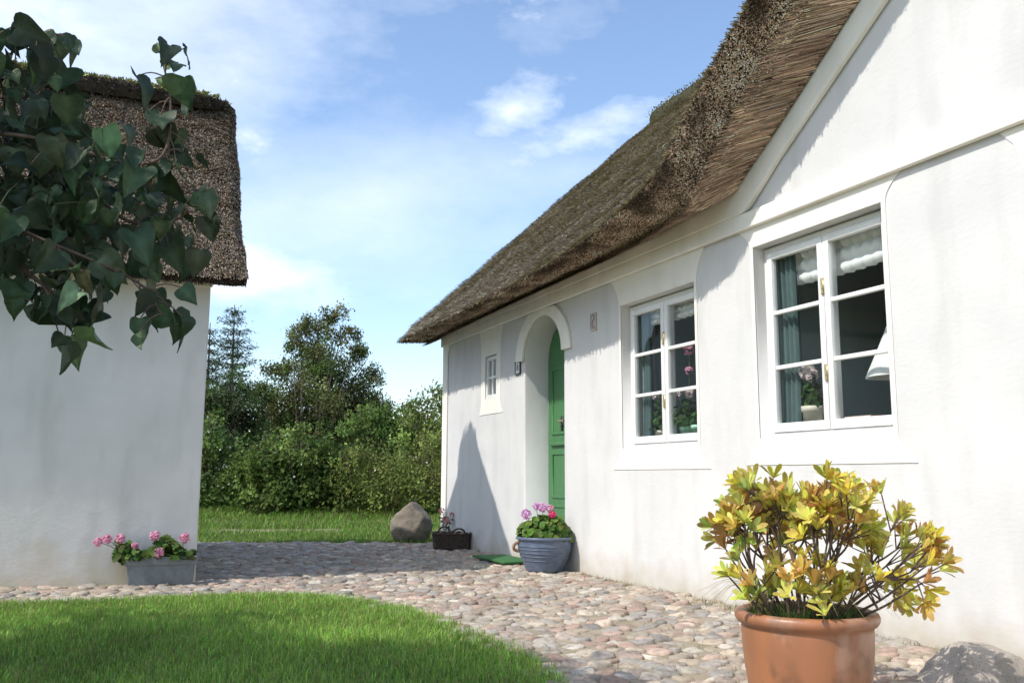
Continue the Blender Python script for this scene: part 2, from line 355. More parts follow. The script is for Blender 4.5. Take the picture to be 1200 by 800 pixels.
HC = Vector((-0.87059, 11.65614, 0)); HU = np.array([0.39636, -0.91810]); HN = np.array([-0.91810, -0.39636])
BC = Vector((-2.515, 7.46, 0)); BU = np.array([math.sin(R(68)), math.cos(R(68))]); BN = np.array([math.cos(R(68)), -math.sin(R(68))])
HROT = math.atan2(HU[1], HU[0]); BROT = math.atan2(BU[1], BU[0])
def hxy(s, n): return np.array([HC.x, HC.y]) + HU * s + HN * n
def bxy(a, n): return np.array([BC.x, BC.y]) + BU * a + BN * n
LAWN = curve_pts([(-9, 3.9), (-6.2, 5.05), (-4.4, 5.70), (-3.29, 6.08), (-2.4, 6.40), (-1.75, 6.58), (-1.3, 6.50), (-.83, 6.13), (-.45, 5.55), (-.175, 5.01), (.03, 4.5), (.15, 4.05), (.22, 3.4), (.2, 2.5), (.1, 1.2), (0, -3)], 150)
def lawn_inside(x, y):
    """signed-ish test: inside the lawn polygon (closed to the south-west)"""
    poly = np.vstack([LAWN[:, :2] if LAWN.shape[1] > 2 else LAWN, [(-12, -3), (-12, 3)]])
    ins = np.zeros(np.shape(x), bool); j = len(poly) - 1
    for i in range(len(poly)):
        xi, yi = poly[i]; xj, yj = poly[j]
        c = ((yi > y) != (yj > y)) & (x < (xj - xi) * (y - yi) / (yj - yi + 1e-12) + xi)
        ins ^= c; j = i
    return ins
# paving bed
pv = Soup(); pv.add([(-9, -3, .013), (9, -3, .013), (9, 11.8, .013), (-9, 11.8, .013)], [(0, 1, 2, 3)])
tag(pv.build('soil_bed', M['joint']), kind='structure')
# lawn
lp = np.vstack([LAWN, [(-12, -3), (-12, 3)]])
me = bpy.data.meshes.new('lawn'); bm = bmesh.new(); f = bm.faces.new([bm.verts.new((x, y, .018)) for x, y in lp]); bmesh.ops.triangulate(bm, faces=[f]); bm.to_mesh(me); bm.free()
tag(link('lawn', me, M['turf']), kind='structure')

# cobbles: one dome per stone, packed as shrunken Voronoi cells
def cobbles():
    pts = []; sx, sy = .120, .092
    y = 1.6; row = 0
    while y < 11.78:
        x = -6.5 + (sx / 2 if row % 2 else 0)
        while x < 4.2:
            pts.append((x, y)); x += sx
        y += sy; row += 1
    P = np.array(pts) + rng.uniform(-.5, .5, (len(pts), 2)) * np.array([sx, sy]) * .82
    keep = ~lawn_inside(P[:, 0] + .05, P[:, 1] + .05)
    d = P - np.array([HC.x, HC.y]); s = d @ HU; n = d @ HN
    keep &= ((n > .08 + .03 * np.sin(s * 3)) | (s < -.15))
    d = P - np.array([BC.x, BC.y]); a = d @ BU; n = d @ BN
    keep &= ~((a < .08) & (n < .10))
    keep &= (P[:, 0] > -6.3) & (P[:, 1] < 11.72 + .05 * np.sin(P[:, 0] * 7))
    keep &= rng.random(len(P)) > .03
    P = P[keep]; sp = Soup()
    pal = np.array([(.42, .335, .265), (.38, .285, .23), (.345, .31, .27), (.38, .325, .26), (.44, .375, .295), (.31, .285, .255), (.37, .265, .21), (.48, .43, .36), (.32, .265, .22), (.40, .33, .25)])
    cell = {}
    for i, p in enumerate(P): cell.setdefault((int(p[0] // .25), int(p[1] // .25)), []).append(i)
    th = np.linspace(0, 2 * np.pi, 14, endpoint=False); dirs = np.stack([np.cos(th), np.sin(th)], 1)
    for i, p in enumerate(P):
        cx, cy = int(p[0] // .25), int(p[1] // .25)
        nb = [j for dx in (-1, 0, 1) for dy in (-1, 0, 1) for j in cell.get((cx + dx, cy + dy), []) if j != i]
        r = np.full(14, .105)
        if nb:
            q = P[nb] - p; h = (q ** 2).sum(1) / 2
            den = dirs @ q.T; t = np.where(den > 1e-6, h[None] / np.maximum(den, 1e-6), 9); r = np.minimum(r, t.min(1))
        r = .25 * np.roll(r, 1) + .5 * r + .25 * np.roll(r, -1)
        r = r * .975 - .002
        h0 = rng.uniform(.017, .028); tilt = rng.normal(0, .10, 2); base = rng.normal(0, .004)
        rings = [(1.0, -.012), (.975, .52), (.90, .82), (.70, .97), (.34, 1.01)]
        V = []
        wob = 1 + rng.normal(0, .045, 14); r = r * np.array([1, 1, 1])[rng.integers(3)]
        for f, hh in rings:
            xy = p + dirs * (r * f * (wob if f < .99 else 1))[:, None]
            z = np.full(14, hh * h0) + rng.normal(0, .0022, 14) if hh > 0 else np.full(14, -.012)
            z = z + ((xy - p) @ tilt) * (hh > 0) + base
            V.append(np.column_stack([xy, z]))
        V.append(np.array([[p[0], p[1], h0 * 1.04 + base]]))
        V = np.vstack(V); F = []
        for k in range(len(rings) - 1):
            a = k * 14 + np.arange(14); b = k * 14 + (np.arange(14) + 1) % 14
            F.append(np.stack([a, b, b + 14, a + 14], 1))
        c = pal[rng.integers(len(pal))] * 1.08 * math.exp(rng.normal(0, .15))
        o = sp.n; sp.add(V, np.vstack(F), c)
        k = (len(rings) - 1) * 14
        sp.F.append(np.stack([k + np.arange(14), k + (np.arange(14) + 1) % 14, np.full(14, len(V) - 1)], 1) + o)
    return sp.build('cobblestone_paving', M['stone'], None, True)
tag(cobbles(), kind='structure')

def blades(sp, P, h, w, col, lean=.45, zf=None):
    k = len(P); th = rng.uniform(0, 2 * np.pi, k); d = np.stack([np.cos(th), np.sin(th), np.zeros(k)], 1)
    s = np.stack([-np.sin(th), np.cos(th), np.zeros(k)], 1); ln = rng.normal(0, lean, k)[:, None]
    H = h[:, None]; Wd = w[:, None]; U = np.array([0, 0, 1.])
    V = np.stack([P - s * Wd / 2, P + s * Wd / 2, P + d * ln * H * .4 + U * H * .6 + s * Wd * .32, P + d * ln * H * .4 + U * H * .6 - s * Wd * .32, P + d * ln * H * 1.15 + U * H * (1 - .25 * np.abs(ln))], 1)
    b = np.arange(k)[:, None] * 5; o = sp.n
    sp.add(V.reshape(-1, 3), b + np.array([[0, 1, 2, 3]]), np.repeat(col, 5, 0)); sp.F.append(b + np.array([[3, 2, 4]]) + o)
# lawn grass
k = 260000; u = rng.random(k)
y = 2.6 + 4.1 * u; x = rng.uniform(-5.6, .45, k)
sel = lawn_inside(x + rng.normal(0, .04, k), y + rng.normal(0, .04, k)) & (np.abs(x) < .62 * y + .6); x, y = x[sel], y[sel]; k = len(x)
pat = fbm(np.stack([x, y, 0 * x], 1)[::1], 1.3)
sp = Soup(); c = tint((.225, .385, .062), k, .30, .12); yel = rng.random(k) < .14; c[yel] = tint((.36, .34, .13), yel.sum(), .2, .05)
c *= (1 + .35 * np.clip(pat, -1, 1))[:, None]
blades(sp, np.stack([x, y, np.full(k, .012)], 1), rng.uniform(.028, .062, k) * (1 + .3 * np.clip(pat, -1, 1)), rng.uniform(.003, .0055, k), c, .6)
tag(sp.build('lawn_grass', M['grass']), 'short mown green lawn grass curving along the cobbles', 'grass', kind='stuff')
# rough verge between paving and hedge
k = 90000; x = rng.uniform(-9, 1.0, k); y = 11.75 + 6.6 * rng.random(k) ** 1.15
dd = np.stack([x, y], 1) - np.array([HC.x, HC.y]); sel = ~((dd @ HU > -.25) & (dd @ HN < .05)); sel &= ~((np.abs(y - 14.2 - .12 * np.sin(x * 2)) < .42) & (rng.random(k) < .3 + .6 * (np.sin(x * 1.9 + 2) > -.2))) & ~((np.abs(y - 15.9 - .12 * np.sin(x * 1.6)) < .28) & (rng.random(k) < .7)); x, y = x[sel], y[sel]; k = len(x)
tall = np.clip((y - 16.3) / 1.7, 0, 1); sp = Soup(); c = tint((.16, .28, .045), k, .28, .1); c[rng.random(k) < .16] = (.25, .23, .09)
blades(sp, np.stack([x, y, zhill(x, y) - .03], 1), rng.uniform(.05, .11, k) * (1 + 3.2 * tall * (.6 + .5 * np.sin(x * 3.1) * np.sin(x * 1.3 + 1))), rng.uniform(.008, .016, k) * (1 + .5 * tall), c, .55)
tag(sp.build('verge_grass', M['grass']), 'rough green grass verge beyond the cobbles before the hedge', 'grass', kind='stuff')
pt = Soup()
for yc, wd in ((14.2, .42), (15.9, .3)):
    xx = np.linspace(-14, 6, 60); a = np.stack([xx, yc - wd + .12 * np.sin(xx * 2), zhill(xx, yc - wd) - .024 + 0 * xx], 1); b = np.stack([xx, yc + wd + .1 * np.sin(xx * 1.7), zhill(xx, yc + wd) - .022 + 0 * xx], 1)
    pt.add(np.concatenate([a, b]), np.stack([np.arange(59), np.arange(1, 60), 60 + np.arange(1, 60), 60 + np.arange(59)], 1))
M['track'] = plain('trodden_track', (.30, .25, .15), .95, (.13, .14, .05), 6, .6)
tag(pt.build('track', M['track']), kind='structure')

# ================================================================== FARMHOUSE (local: x = s along facade, y = -n, z)
house = thing('farmhouse', HC, 'long white farmhouse with mossy thatched roof, gable, green door and three windows', 'house', HROT)
W_in = [(-.10, 2.61), (2.3, 2.685), (3.9, 2.704), (5.0, 2.705), (5.55, 2.735), (5.87, 2.757), (6.13, 2.778), (6.2, 2.815), (6.31, 2.888), (6.68, 3.118), (7.34, 3.566), (8.0, 4.01), (8.7, 4.49)]
B_in = [(-.12, 2.57, .15), (2.3, 2.635, .15), (3.9, 2.655, .15), (5.0, 2.66, .16), (5.55, 2.675, .20), (5.85, 2.68, .25), (6.05, 2.685, .28), (6.12, 2.715, .30), (6.25, 2.82, .30), (6.58, 3.105, .30), (7.22, 3.58, .30), (7.9, 4.04, .30), (8.7, 4.58, .30)]
T_in = [(-.14, 2.545), (2.2, 2.56), (3.8, 2.59), (4.8, 2.65), (5.3, 2.71), (5.68, 2.785), (5.93, 2.86), (6.06, 2.92), (6.16, 2.99), (6.50, 3.27), (7.1, 3.65), (7.85, 4.17), (8.7, 4.76)]
SC, SEND = 8.7, 17.5
def full(path, n):
    a = curve_pts(path, 120); k = a.copy()[::-1][1:]; k[:, 0] = 2 * SC - k[:, 0]
    q = np.vstack([a, k]); return q, n
Wp, _ = full(W_in, 0); Bp, _ = full(B_in, 0); Tp, _ = full(T_in, 0)
mlen = len(Wp)
# --- walls
ARCH_C, ARCH_SPR, ARCH_A, ARCH_B = 2.98, 2.03, .45, .40
arch_in = [(2.53, 0.02), (2.53, ARCH_SPR)] + [(ARCH_C - ARCH_A * math.cos(t), ARCH_SPR + ARCH_B * math.sin(t)) for t in np.linspace(0, math.pi, 25)[1:-1]] + [(3.43, ARCH_SPR), (3.43, .02)]
def rect(a, b, c, d): return [(a, c), (b, c), (b, d), (a, d)]
OPEN = {'small': (1.44, 1.775, 1.71, 2.20), 'w1': (4.50, 5.565, 1.08, 2.27), 'w2': (6.25, 7.365, 1.10, 2.365), 'w3': (9.6, 10.7, 1.10, 2.365)}
top = [(x, z + .05) for x, z in Wp[::3]]
plate('facade_wall', [(0, -.05), (SEND - .1, -.05)] + [p for p in top[::-1] if .05 < p[0] < SEND - .1] + [(0, 2.66)], [arch_in] + [rect(*OPEN[k]) for k in OPEN], -.34, 0, M['wall'], house, .012)
for sx in (0.0, SEND - .25):
    ew = Soup(); V = []
    for a in (sx, sx + .25):
        V += [(a, .345, 0), (a, 7.2, 0), (a, 7.2, 2.7), (a, 4.07, 5.7), (a, .345, 2.66)]
    ew.add(V, [(0, 1, 2, 2), ] if False else np.array([(0, 5, 6, 1), (1, 6, 7, 2), (2, 7, 8, 3), (3, 8, 9, 4), (4, 9, 5, 0)]))
    o = ew.n - 10; ew.F.append(np.array([(0, 1, 2, 3, 4), (9, 8, 7, 6, 5)]) + o)
    ew.build('end_wall', M['wall'], house)
boxobj('rear_wall', (.25, 6.9, 0), (SEND - .25, 7.2, 2.9), M['wall'], house)
# room behind the windows: floor, ceiling, back and side walls
rm = Soup(); x0, x1, y0, y1, z0, z1 = 3.72, 9.0, .345, 3.6, .25, 2.46
for a in (x0, 5.95, 6.0, x1):
    rm.add([(a, y0, z0), (a, y1, z0), (a, y1, z1), (a, y0, z1)], [(0, 1, 2, 3)])
rm.add([(x0, y1, z0), (x1, y1, z0), (x1, y1, z1), (x0, y1, z1)], [(0, 1, 2, 3)]); rm.add([(x0, y0, z0), (x1, y0, z0), (x1, y1, z0), (x0, y1, z0)], [(0, 1, 2, 3)]); rm.add([(x0, y0, z1), (x1, y0, z1), (x1, y1, z1), (x0, y1, z1)], [(0, 1, 2, 3)])
rm.build('room_interior', M['room'], house)
for a in (6.02, 4.22): boxobj('lit_partition', (a, .35, .3), (a + .03, 1.5, 2.45), M['teal'], house)  # near end of each partition; its paler teal is painted window light
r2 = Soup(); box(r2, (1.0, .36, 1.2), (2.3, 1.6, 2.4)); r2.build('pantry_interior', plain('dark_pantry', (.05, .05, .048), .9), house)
# --- plaster bands
plate('cornice', [(-.03, 2.497), (SEND, 2.497), (SEND, 2.608), (-.03, 2.608)], [], .002, .042, M['trim'], house, .008)
rin = [(-.04, 2.606), (3, 2.606), (6.17, 2.606), (6.25, 2.632), (6.56, 2.866), (7.52, 3.49), (8.7, 4.265)]
rin = rin + [(2 * SC - a, b) for a, b in rin[::-1][1:]]
outer = [(x, z + .06) for x, z in Wp[::4]][::-1]
plate('eave_moulding', rin + outer, [], .003, .046, M['trim'], house, .014)
def surround(s0, s1, z0, z1, zt=2.5, zb=None, fl=.12, side=.03):
    zb = z0 - .17 if zb is None else zb
    def q(t): return fl * (1 - math.sin(t * math.pi / 2)) ** 1.2
    T = np.linspace(0, 1, 8); hh = zt - z1 + .02
    left = [(s0 - side - q(t), zt - t * hh) for t in T] + [(s0 - side - q(t), zb + t * (z0 - zb)) for t in T[::-1]]
    right = [(s1 + side + q(t), zb + t * (z0 - zb)) for t in T] + [(s1 + side + q(t), zt - t * hh) for t in T[::-1]]
    return left + right
for kx, a in (('small', dict(fl=.06, side=.12)), ('w1', {}), ('w2', {}), ('w3', {})):
    s0, s1, z0, z1 = OPEN[kx]; plate('window_surround', surround(s0, s1, z0, z1, **a), [rect(s0, s1, z0, z1)], .001, .0065, M['trim'], house, .0025)
plate('corner_band', [(-.012, -.04), (.17, -.04), (.17, 2.30)] + [(.17 + .10 * (1 - math.cos(t)), 2.30 + .195 * math.sin(t)) for t in np.linspace(.2, 1.57, 6)] + [(-.012, 2.495)], [], .001, .016, M['trim'], house, .005)
plate('wall_pilaster', [(8.25, .0), (8.95, .0), (8.95, 2.496), (8.12, 2.496), (8.19, 2.42), (8.24, 2.28)], [], .001, .0065, M['trim'], house, .0025)
ao = [(ARCH_C - .62 * math.cos(t), ARCH_SPR + .52 * math.sin(t) * (.95 if math.sin(t) > .9 else 1)) for t in np.linspace(0, math.pi, 33)]
ao = [(x, min(z, 2.494)) for x, z in ao]
ai = [(ARCH_C - ARCH_A * math.cos(t), ARCH_SPR + ARCH_B * math.sin(t)) for t in np.linspace(0, math.pi, 25)]
plate('door_arch', ao + ai[::-1], [], .001, .034, M['trim'], house, .008)
# --- thatch
def thatch_house():
    sp = Soup(); NT, NB, NW = .575, .37, .05
    zm0 = 2.565; pitch = .915; RIDGE = -3.55
    dn = np.concatenate([[0, .03, .08], np.linspace(.16, NT - RIDGE, 34)])
    rows = []
    for j, d in enumerate(dn):
        n = NT - d; main = zm0 + .02 + pitch * d; dr = Tp[:, 1] + .03 * min(1, d / .08) + .18 * d * np.exp(-((Tp[:, 0] - SC) / 9) ** 2) * (Tp[:, 1] > 2.95) * 0
        kk = 18.0; z = np.log(np.exp(kk * (main - 2.5)) + np.exp(kk * (dr - 2.5))) / kk + 2.5 if j > 2 else np.maximum(dr, Tp[:, 1] + min(pitch * d, .04 if j else 0))
        z = np.where(Tp[:, 0] < 4.9, np.maximum(Tp[:, 1] + pitch * d * .98, 0) if j <= 2 else z, z)
        rows.append(np.stack([Tp[:, 0], np.full(mlen, -n), z], 1))
    A = np.stack(rows, 1)                                             # (mlen, rows, 3)
    rough = fbm(A.reshape(-1, 3), 2.2).reshape(A.shape[:2]); A[..., 2] += .03 * rough * (np.arange(len(dn)) > 0)
    dark = (.10, .085, .065)
    sp.add(A.reshape(-1, 3), grid_faces(mlen, len(dn)), dark)
    # rear slope
    back = A[:, -1].copy(); bk = np.stack([back, back + np.array([0, 3.9, -3.7])], 1); sp.add(bk.reshape(-1, 3), grid_faces(mlen, 2), dark)
    # cut face and soffit
    T = np.column_stack([Tp[:, 0], np.full(mlen, -NT), Tp[:, 1]]); B = np.column_stack([Bp[:, 0], -Bp[:, 2], Bp[:, 1]]); Wl = np.column_stack([Wp[:, 0], np.full(mlen, -NW), Wp[:, 1]])
    def strip(a, b, k):
        t = np.linspace(0, 1, k)[None, :, None]; G = a[:, None] * (1 - t) + b[:, None] * t; G[:, 1:-1] += .012 * fbm(G[:, 1:-1].reshape(-1, 3), 5).reshape(G.shape[0], -1, 1); return G
    c1 = strip(B, T, 6); c2 = strip(Wl, B, 5)
    sp.add(c1.reshape(-1, 3), grid_faces(mlen, 6), (.075, .055, .04)); sp.add(c2.reshape(-1, 3), grid_faces(mlen, 5), (.14, .10, .07))
    # underside behind the wall top and the closed verges
    for e in (0, mlen - 1):
        cap = np.vstack([A[e], np.array([[Wl[e][0], 3.55, A[e, -1, 2] - .45]]), Wl[e][None], B[e][None]])
        sp.add(cap, np.arange(len(cap))[None], (.12, .09, .06))
    # ---- reeds. main slope and dormer cheek
    def reeds(P, D, N, L, w, C):
        D = unit(D); N = unit(N); S = np.cross(D, N); L = L[:, None]; w = w[:, None]
        V = np.stack([P - S * w / 2, P + S * w / 2, P + D * L + S * w * .35, P + D * L - S * w * .35], 1); k = len(P)
        sp.add(V.reshape(-1, 3), np.arange(k)[:, None] * 4 + np.array([[0, 1, 2, 3]]), np.repeat(C, 4, 0))
    k = 105000
    imax = np.searchsorted(Tp[:mlen // 2, 0], 7.6); wgt = np.gradient(Tp[:imax, 0]); cum = np.cumsum(wgt) / wgt.sum()
    fi = np.interp(rng.random(k), cum, np.arange(imax)); fj = (len(dn) - 1.01) * rng.random(k) ** .9
    i0 = fi.astype(int); j0 = fj.astype(int); a = (fi - i0)[:, None]; b = (fj - j0)[:, None]
    P = A[i0, j0] * (1 - a) * (1 - b) + A[i0 + 1, j0] * a * (1 - b) + A[i0, j0 + 1] * (1 - a) * b + A[i0 + 1, j0 + 1] * a * b
    du = unit(A[i0, j0] - A[i0, j0 + 1]); ds = unit(A[i0 + 1, j0] - A[i0, j0]); N = unit(np.cross(du, ds)); N *= np.sign(N[:, 2:3] + 1e-6)
    D = du + N * rng.uniform(.15, .95, (k, 1)) + rng.normal(0, .2, (k, 3))
    mossy = fbm(P[::1] * np.array([1, .8, .8]), 1.6)
    C = np.where(rng.random((k, 1)) < np.clip(.45 + mossy * 1.2, .08, .85)[:, None], tint((.25, .23, .135), k, .36, .08), tint((.37, .325, .25), k, .42, .05))
    reeds(P + N * .004, D, N, rng.uniform(.02, .055, k), rng.uniform(.008, .016, k), C)
    # cut face: reed ends pointing out
    k = 60000; L0 = np.concatenate([[0], np.cumsum(np.linalg.norm(np.diff(T, axis=0), axis=1))]); mxi = np.searchsorted(Tp[:, 0], 9.4)
    fi = np.interp(rng.random(k) * L0[mxi], L0, np.arange(mlen)); i0 = fi.astype(int); a = (fi - i0)[:, None]; t = rng.random((k, 1))
    Bq = B[i0] * (1 - a) + B[i0 + 1] * a; Tq = T[i0] * (1 - a) + T[i0 + 1] * a; P = Bq * (1 - t) + Tq * t
    tang = unit(T[i0 + 1] - T[i0]); acr = unit(Tq - Bq); N = unit(np.cross(tang, acr)); N *= np.sign((N * np.array([0, -1, -1.2])).sum(1, keepdims=True))
    D = N + rng.normal(0, .2, (k, 3)) + np.array([0, -.25, -.15]); S0 = unit(np.cross(D, rng.normal(size=(k, 3))))
    clump = fbm(P, 4.2)[:, None]
    C = tint((.33, .23, .155), k, .42, .06) * np.clip(1 + 1.1 * clump, .3, 1.6)
    reeds(P - unit(D) * .012, D, S0, rng.uniform(.012, .026, k), rng.uniform(.006, .010, k), C * .8)
    k2 = 110000; sel = rng.integers(0, k, k2); Q = P[sel] + rng.normal(0, .006, (k2, 3)) + N[sel] * rng.uniform(.004, .016, (k2, 1)); nn = unit(N[sel] + rng.normal(0, .38, (k2, 3)))
    ax = unit(np.cross(nn, rng.normal(size=(k2, 3)))); sz = rng.uniform(.005, .0105, k2)
    C2 = tint((.54, .385, .275), k2, .48, .05) * np.clip(1 + .8 * fbm(Q, 5)[:, None], .3, 1.5)
    patch = np.clip(fbm(Q * np.array([1, 1, 1]), 2.6) * 2.2 + .35, 0, 1)[:, None] * np.clip((t[sel] - .45) / .4, 0, 1)
    C2 = C2 * (1 - .78 * patch)
    reeds(Q - ax * sz[:, None] * .5, ax, nn, sz, sz * rng.uniform(.6, 1, k2), np.clip(C2, 0, .75))
    # soffit: long stalks running out from the wall and down the rake
    k = 42000; fi = np.interp(rng.random(k) * L0[mxi], L0, np.arange(mlen)); i0 = fi.astype(int); a = (fi - i0)[:, None]; t = rng.random((k, 1)) * 1.0
    Wq = Wl[i0] * (1 - a) + Wl[i0 + 1] * a; Bq = B[i0] * (1 - a) + B[i0 + 1] * a; P = Wq * (1 - t) + Bq * t
    tang = unit(Wl[i0 + 1] - Wl[i0]); rise = np.clip(tang[:, 2:3] * 1.6, 0, 1); acr = unit(Bq - Wq); N = unit(np.cross(tang, acr)); N *= -np.sign(N[:, 2:3])
    side = np.where(P[:, :1] < SC, -1, 1) * np.abs(rise)
    D = acr * 1.0 + np.where(P[:, :1] < SC, -1, 1) * tang * rise * .36 + .16 * fbm(P, 7)[:, None] * tang + rng.normal(0, .03, (k, 3)); D = D - (D * N).sum(1, keepdims=True) * N * .85 + N * rng.uniform(-.02, .10, (k, 1))
    C = tint((.42, .30, .215), k, .55, .05) * np.clip(1 + .6 * fbm(P, 3)[:, None], .45, 1.4)
    reeds(P + N * rng.uniform(-.004, .012, (k, 1)), D, N, rng.uniform(.10, .26, k) * (1.1 - .6 * t[:, 0]), rng.uniform(.0035, .007, k), C)
    ob = sp.build('thatched_roof', M['thatch'], house)
    # heather and moss ridge
    rc = Soup(); ss = np.linspace(-.10, SEND - .1, 170); an = np.linspace(-.35, math.pi + .35, 13)
    zr = A[0, -1, 2]
    V = np.stack([np.stack([np.full(13, s), -RIDGE + .34 * np.cos(an) * (1), zr - .22 + .24 * np.sin(an)], 1) for s in ss]); V += .07 * fbm(V.reshape(-1, 3), 2.4).reshape(V.shape[0], 13, 1) * np.array([0, 1, 1])
    rc.add(V.reshape(-1, 3), grid_faces(170, 13), (.065, .06, .035))
    k = 16000; i = rng.integers(0, 169, k); j = rng.integers(0, 13, k); P = V[i, j] + np.stack([rng.uniform(0, .1, k), rng.normal(0, .03, k), rng.normal(0, .02, k)], 1)
    leaf_quads(rc, P, rand_dir(k) + np.array([0, 0, 1]), rand_dir(k) + np.array([0, -.3, .7]), rng.uniform(.02, .05, k), rng.uniform(.012, .025, k), tint((.12, .115, .055), k, .35, .1))
    rc.build('ridge_cap', M['moss'], ob)
    return ob
thatch_house()

# --- windows
def window(kx, cols, rows, back=-.085, fw_=.052, hinge=True, sash=True):
    s0, s1, z0, z1 = OPEN[kx]; t = bpy.data.objects.new('window', None); COL.objects.link(t); t.parent = house; t.location = (s0, -back, z0)
    w, h = s1 - s0, z1 - z0 - .01; fr = Soup(); F0 = .035 if sash else .022
    # outer frame in the reveal
    box(fr, (0, 0, 0), (F0, .07, h)); box(fr, (w - F0, 0, 0), (w, .07, h)); box(fr, (F0, 0, h - F0), (w - F0, .07, h)); box(fr, (F0, 0, 0), (w - F0, .07, F0))
    if sash: box(fr, (w / 2 - .03, .02, F0), (w / 2 + .03, .07, h - F0))
    bevel(fr.build('window_frame', M['paint'], t), .004)
    n = 2 if sash else 1; iw = (w - 2 * F0) / n
    sw = .045 if sash else .018
    for q in range(n):
        a = F0 + q * iw + .003; b = F0 + (q + 1) * iw - .003; sa = Soup(); c, d = F0 + .003, h - F0 - .003
        box(sa, (a, -.012, c), (a + sw, .03, d)); box(sa, (b - sw, -.012, c), (b, .03, d)); box(sa, (a + sw, -.012, d - sw), (b - sw, .03, d)); box(sa, (a + sw, -.012, c), (b - sw, .03, c + sw * 1.25))
        ow, oh = b - a - 2 * sw, d - c - 2.25 * sw
        for r in range(1, rows):
            z = c + sw * 1.25 + oh * r / rows; box(sa, (a + sw, -.006, z - .013), (b - sw, .024, z + .013))
        for cc in range(1, cols):
            x = a + sw + ow * cc / cols; box(sa, (x - .012, -.005, c + sw * 1.25), (x + .012, .023, d - sw))
        bevel(sa.build('sash', M['paint'], t), .003)
        gl = Soup(); gl.add([(a + sw, .012, c + sw), (b - sw, .012, c + sw), (b - sw, .012, d - sw), (a + sw, .012, d - sw)], [(0, 1, 2, 3)]); gl.build('pane', M['glass'], t)
    if hinge:
        for z in (.30, .72):
            hg = Soup(); x = w / 2 - .006
            for dz in (-.034, 0, .034): tube(hg, [(x, -.020, h * z + dz - .015), (x, -.020, h * z + dz + .015)], .008, None, 8)
            box(hg, (x - .013, -.018, h * z - .05), (x + .013, -.012, h * z + .05)); hg.build('hinge', M['brass'], t)
    sl = Soup(); box(sl, (.0, -.02, -.0), (w, .0, .022)); bevel(sl.build('sill', M['paint'], t), .004)
    bd = Soup(); box(bd, (-.0, .07, -.012), (w, .31, .012)); bevel(bd.build('window_board', M['paint'], t), .004)
    return t
window('small', 2, 2, back=-.02, hinge=False, sash=False)
window('w1', 1, 3); window('w2', 1, 3); window('w3', 1, 3)

# --- door in its arched recess
dr = bpy.data.objects.new('door', None); COL.objects.link(dr); dr.parent = house; dr.location = (2.53, .285, 0)
dp = [(0.01, .03), (.89, .03), (.89, ARCH_SPR)] + [(.45 + .44 * math.cos(t), ARCH_SPR + .39 * math.sin(t)) for t in np.linspace(0, math.pi, 25)[1:-1]] + [(.01, ARCH_SPR)]
def leafpoly(z0, z1):
    out = [p for p in dp if z0 <= p[1] <= z1]
    return out
lowp = rect(.012, .888, .035, 1.165); upp = [(.012, 1.18), (.888, 1.18)] + [p for p in dp[2:]]
plate('lower_leaf', lowp, [], -.02, .02, M['green'], dr, .004); plate('upper_leaf', upp, [], -.02, .02, M['green'], dr, .004)
boxobj('ledge', (.09, -.05, 1.16), (.885, -.019, 1.195), M['green'], dr, .006)
for z0, z1 in ((.12, .58), (.64, 1.10), (1.27, 1.95)):
    for a, b in ((.10, .42), (.48, .80)): plate('panel', rect(a, b, z0, z1), [rect(a + .03, b - .03, z0 + .03, z1 - .03)], .018, .032, M['green'], dr, .004)
hd = Soup(); tube(hd, [(.33, -.02, 1.40), (.33, -.07, 1.40)], .011); tube(hd, curve_pts([(.33, -.065, 1.40), (.38, -.07, 1.40), (.45, -.066, 1.393)], 10), .010, .008)
hd.build('door_handle', M['brass'], dr, True)
kh = Soup(); box(kh, (.305, -.026, 1.29), (.355, -.0205, 1.45)); kh.build('lock_plate', M['iron'], dr)
dk = Soup(); box(dk, (2.3, .70, 0), (3.7, .75, 2.6)); dk.build('hall_partition', M['room'], house)
boxobj('door_step', (2.535, -.04, -.05), (3.425, .30, .032), M['joint'], house, .01)
# jamb lining at the back of the recess
jb = Soup(); box(jb, (2.50, .27, 0), (2.533, .36, 2.05)); box(jb, (3.427, .27, 0), (3.46, .36, 2.05)); jb.build('door_jamb', M['green'], house)

# --- house number and clay plaque
def text_obj(name, body, size, mat, parent, loc):
    cu = bpy.data.curves.new(name, 'FONT'); cu.body = body; cu.size = size; cu.extrude = .0015; cu.align_x = 'CENTER'; cu.align_y = 'CENTER'; cu.resolution_u = 4
    tmp = bpy.data.objects.new('tmp', cu); COL.objects.link(tmp); dg = bpy.context.evaluated_depsgraph_get(); me = bpy.data.meshes.new_from_object(tmp.evaluated_get(dg)); bpy.data.objects.remove(tmp)
    me.transform(Matrix(((1, 0, 0, 0), (0, 0, -1, 0), (0, 1, 0, 0), (0, 0, 0, 1)))); me.materials.clear()
    return link(name, me, mat, parent, loc)
npl = bpy.data.objects.new('house_number', None); COL.objects.link(npl); npl.parent = house; npl.location = (2.375, 0, 1.975)
plate('border', rect(-.068, .068, -.072, .072), [rect(-.05, .05, -.054, .054)], .001, .018, M['black'], npl, .002)
plate('face', rect(-.0495, .0495, -.0535, .0535), [], .001, .012, M['paint'], npl, .001)
text_obj('numeral', '8', .10, M['black'], npl, (0, -.0145, 0))
wp = bpy.data.objects.new('wall_plaque', None); COL.objects.link(wp); wp.parent = house; wp.location = (4.035, 0, 2.21)
plate('tile', rect(-.045, .045, -.085, .075), [], .001, .014, M['plaque'], wp, .004)
em = Soup(); tube(em, curve_pts([(-.012, -.017, .055), (.018, -.017, .05), (.022, -.017, .02), (-.008, -.017, .0), (-.012, -.017, -.04), (.012, -.017, -.062), (.025, -.017, -.045)], 30), .007, .004)
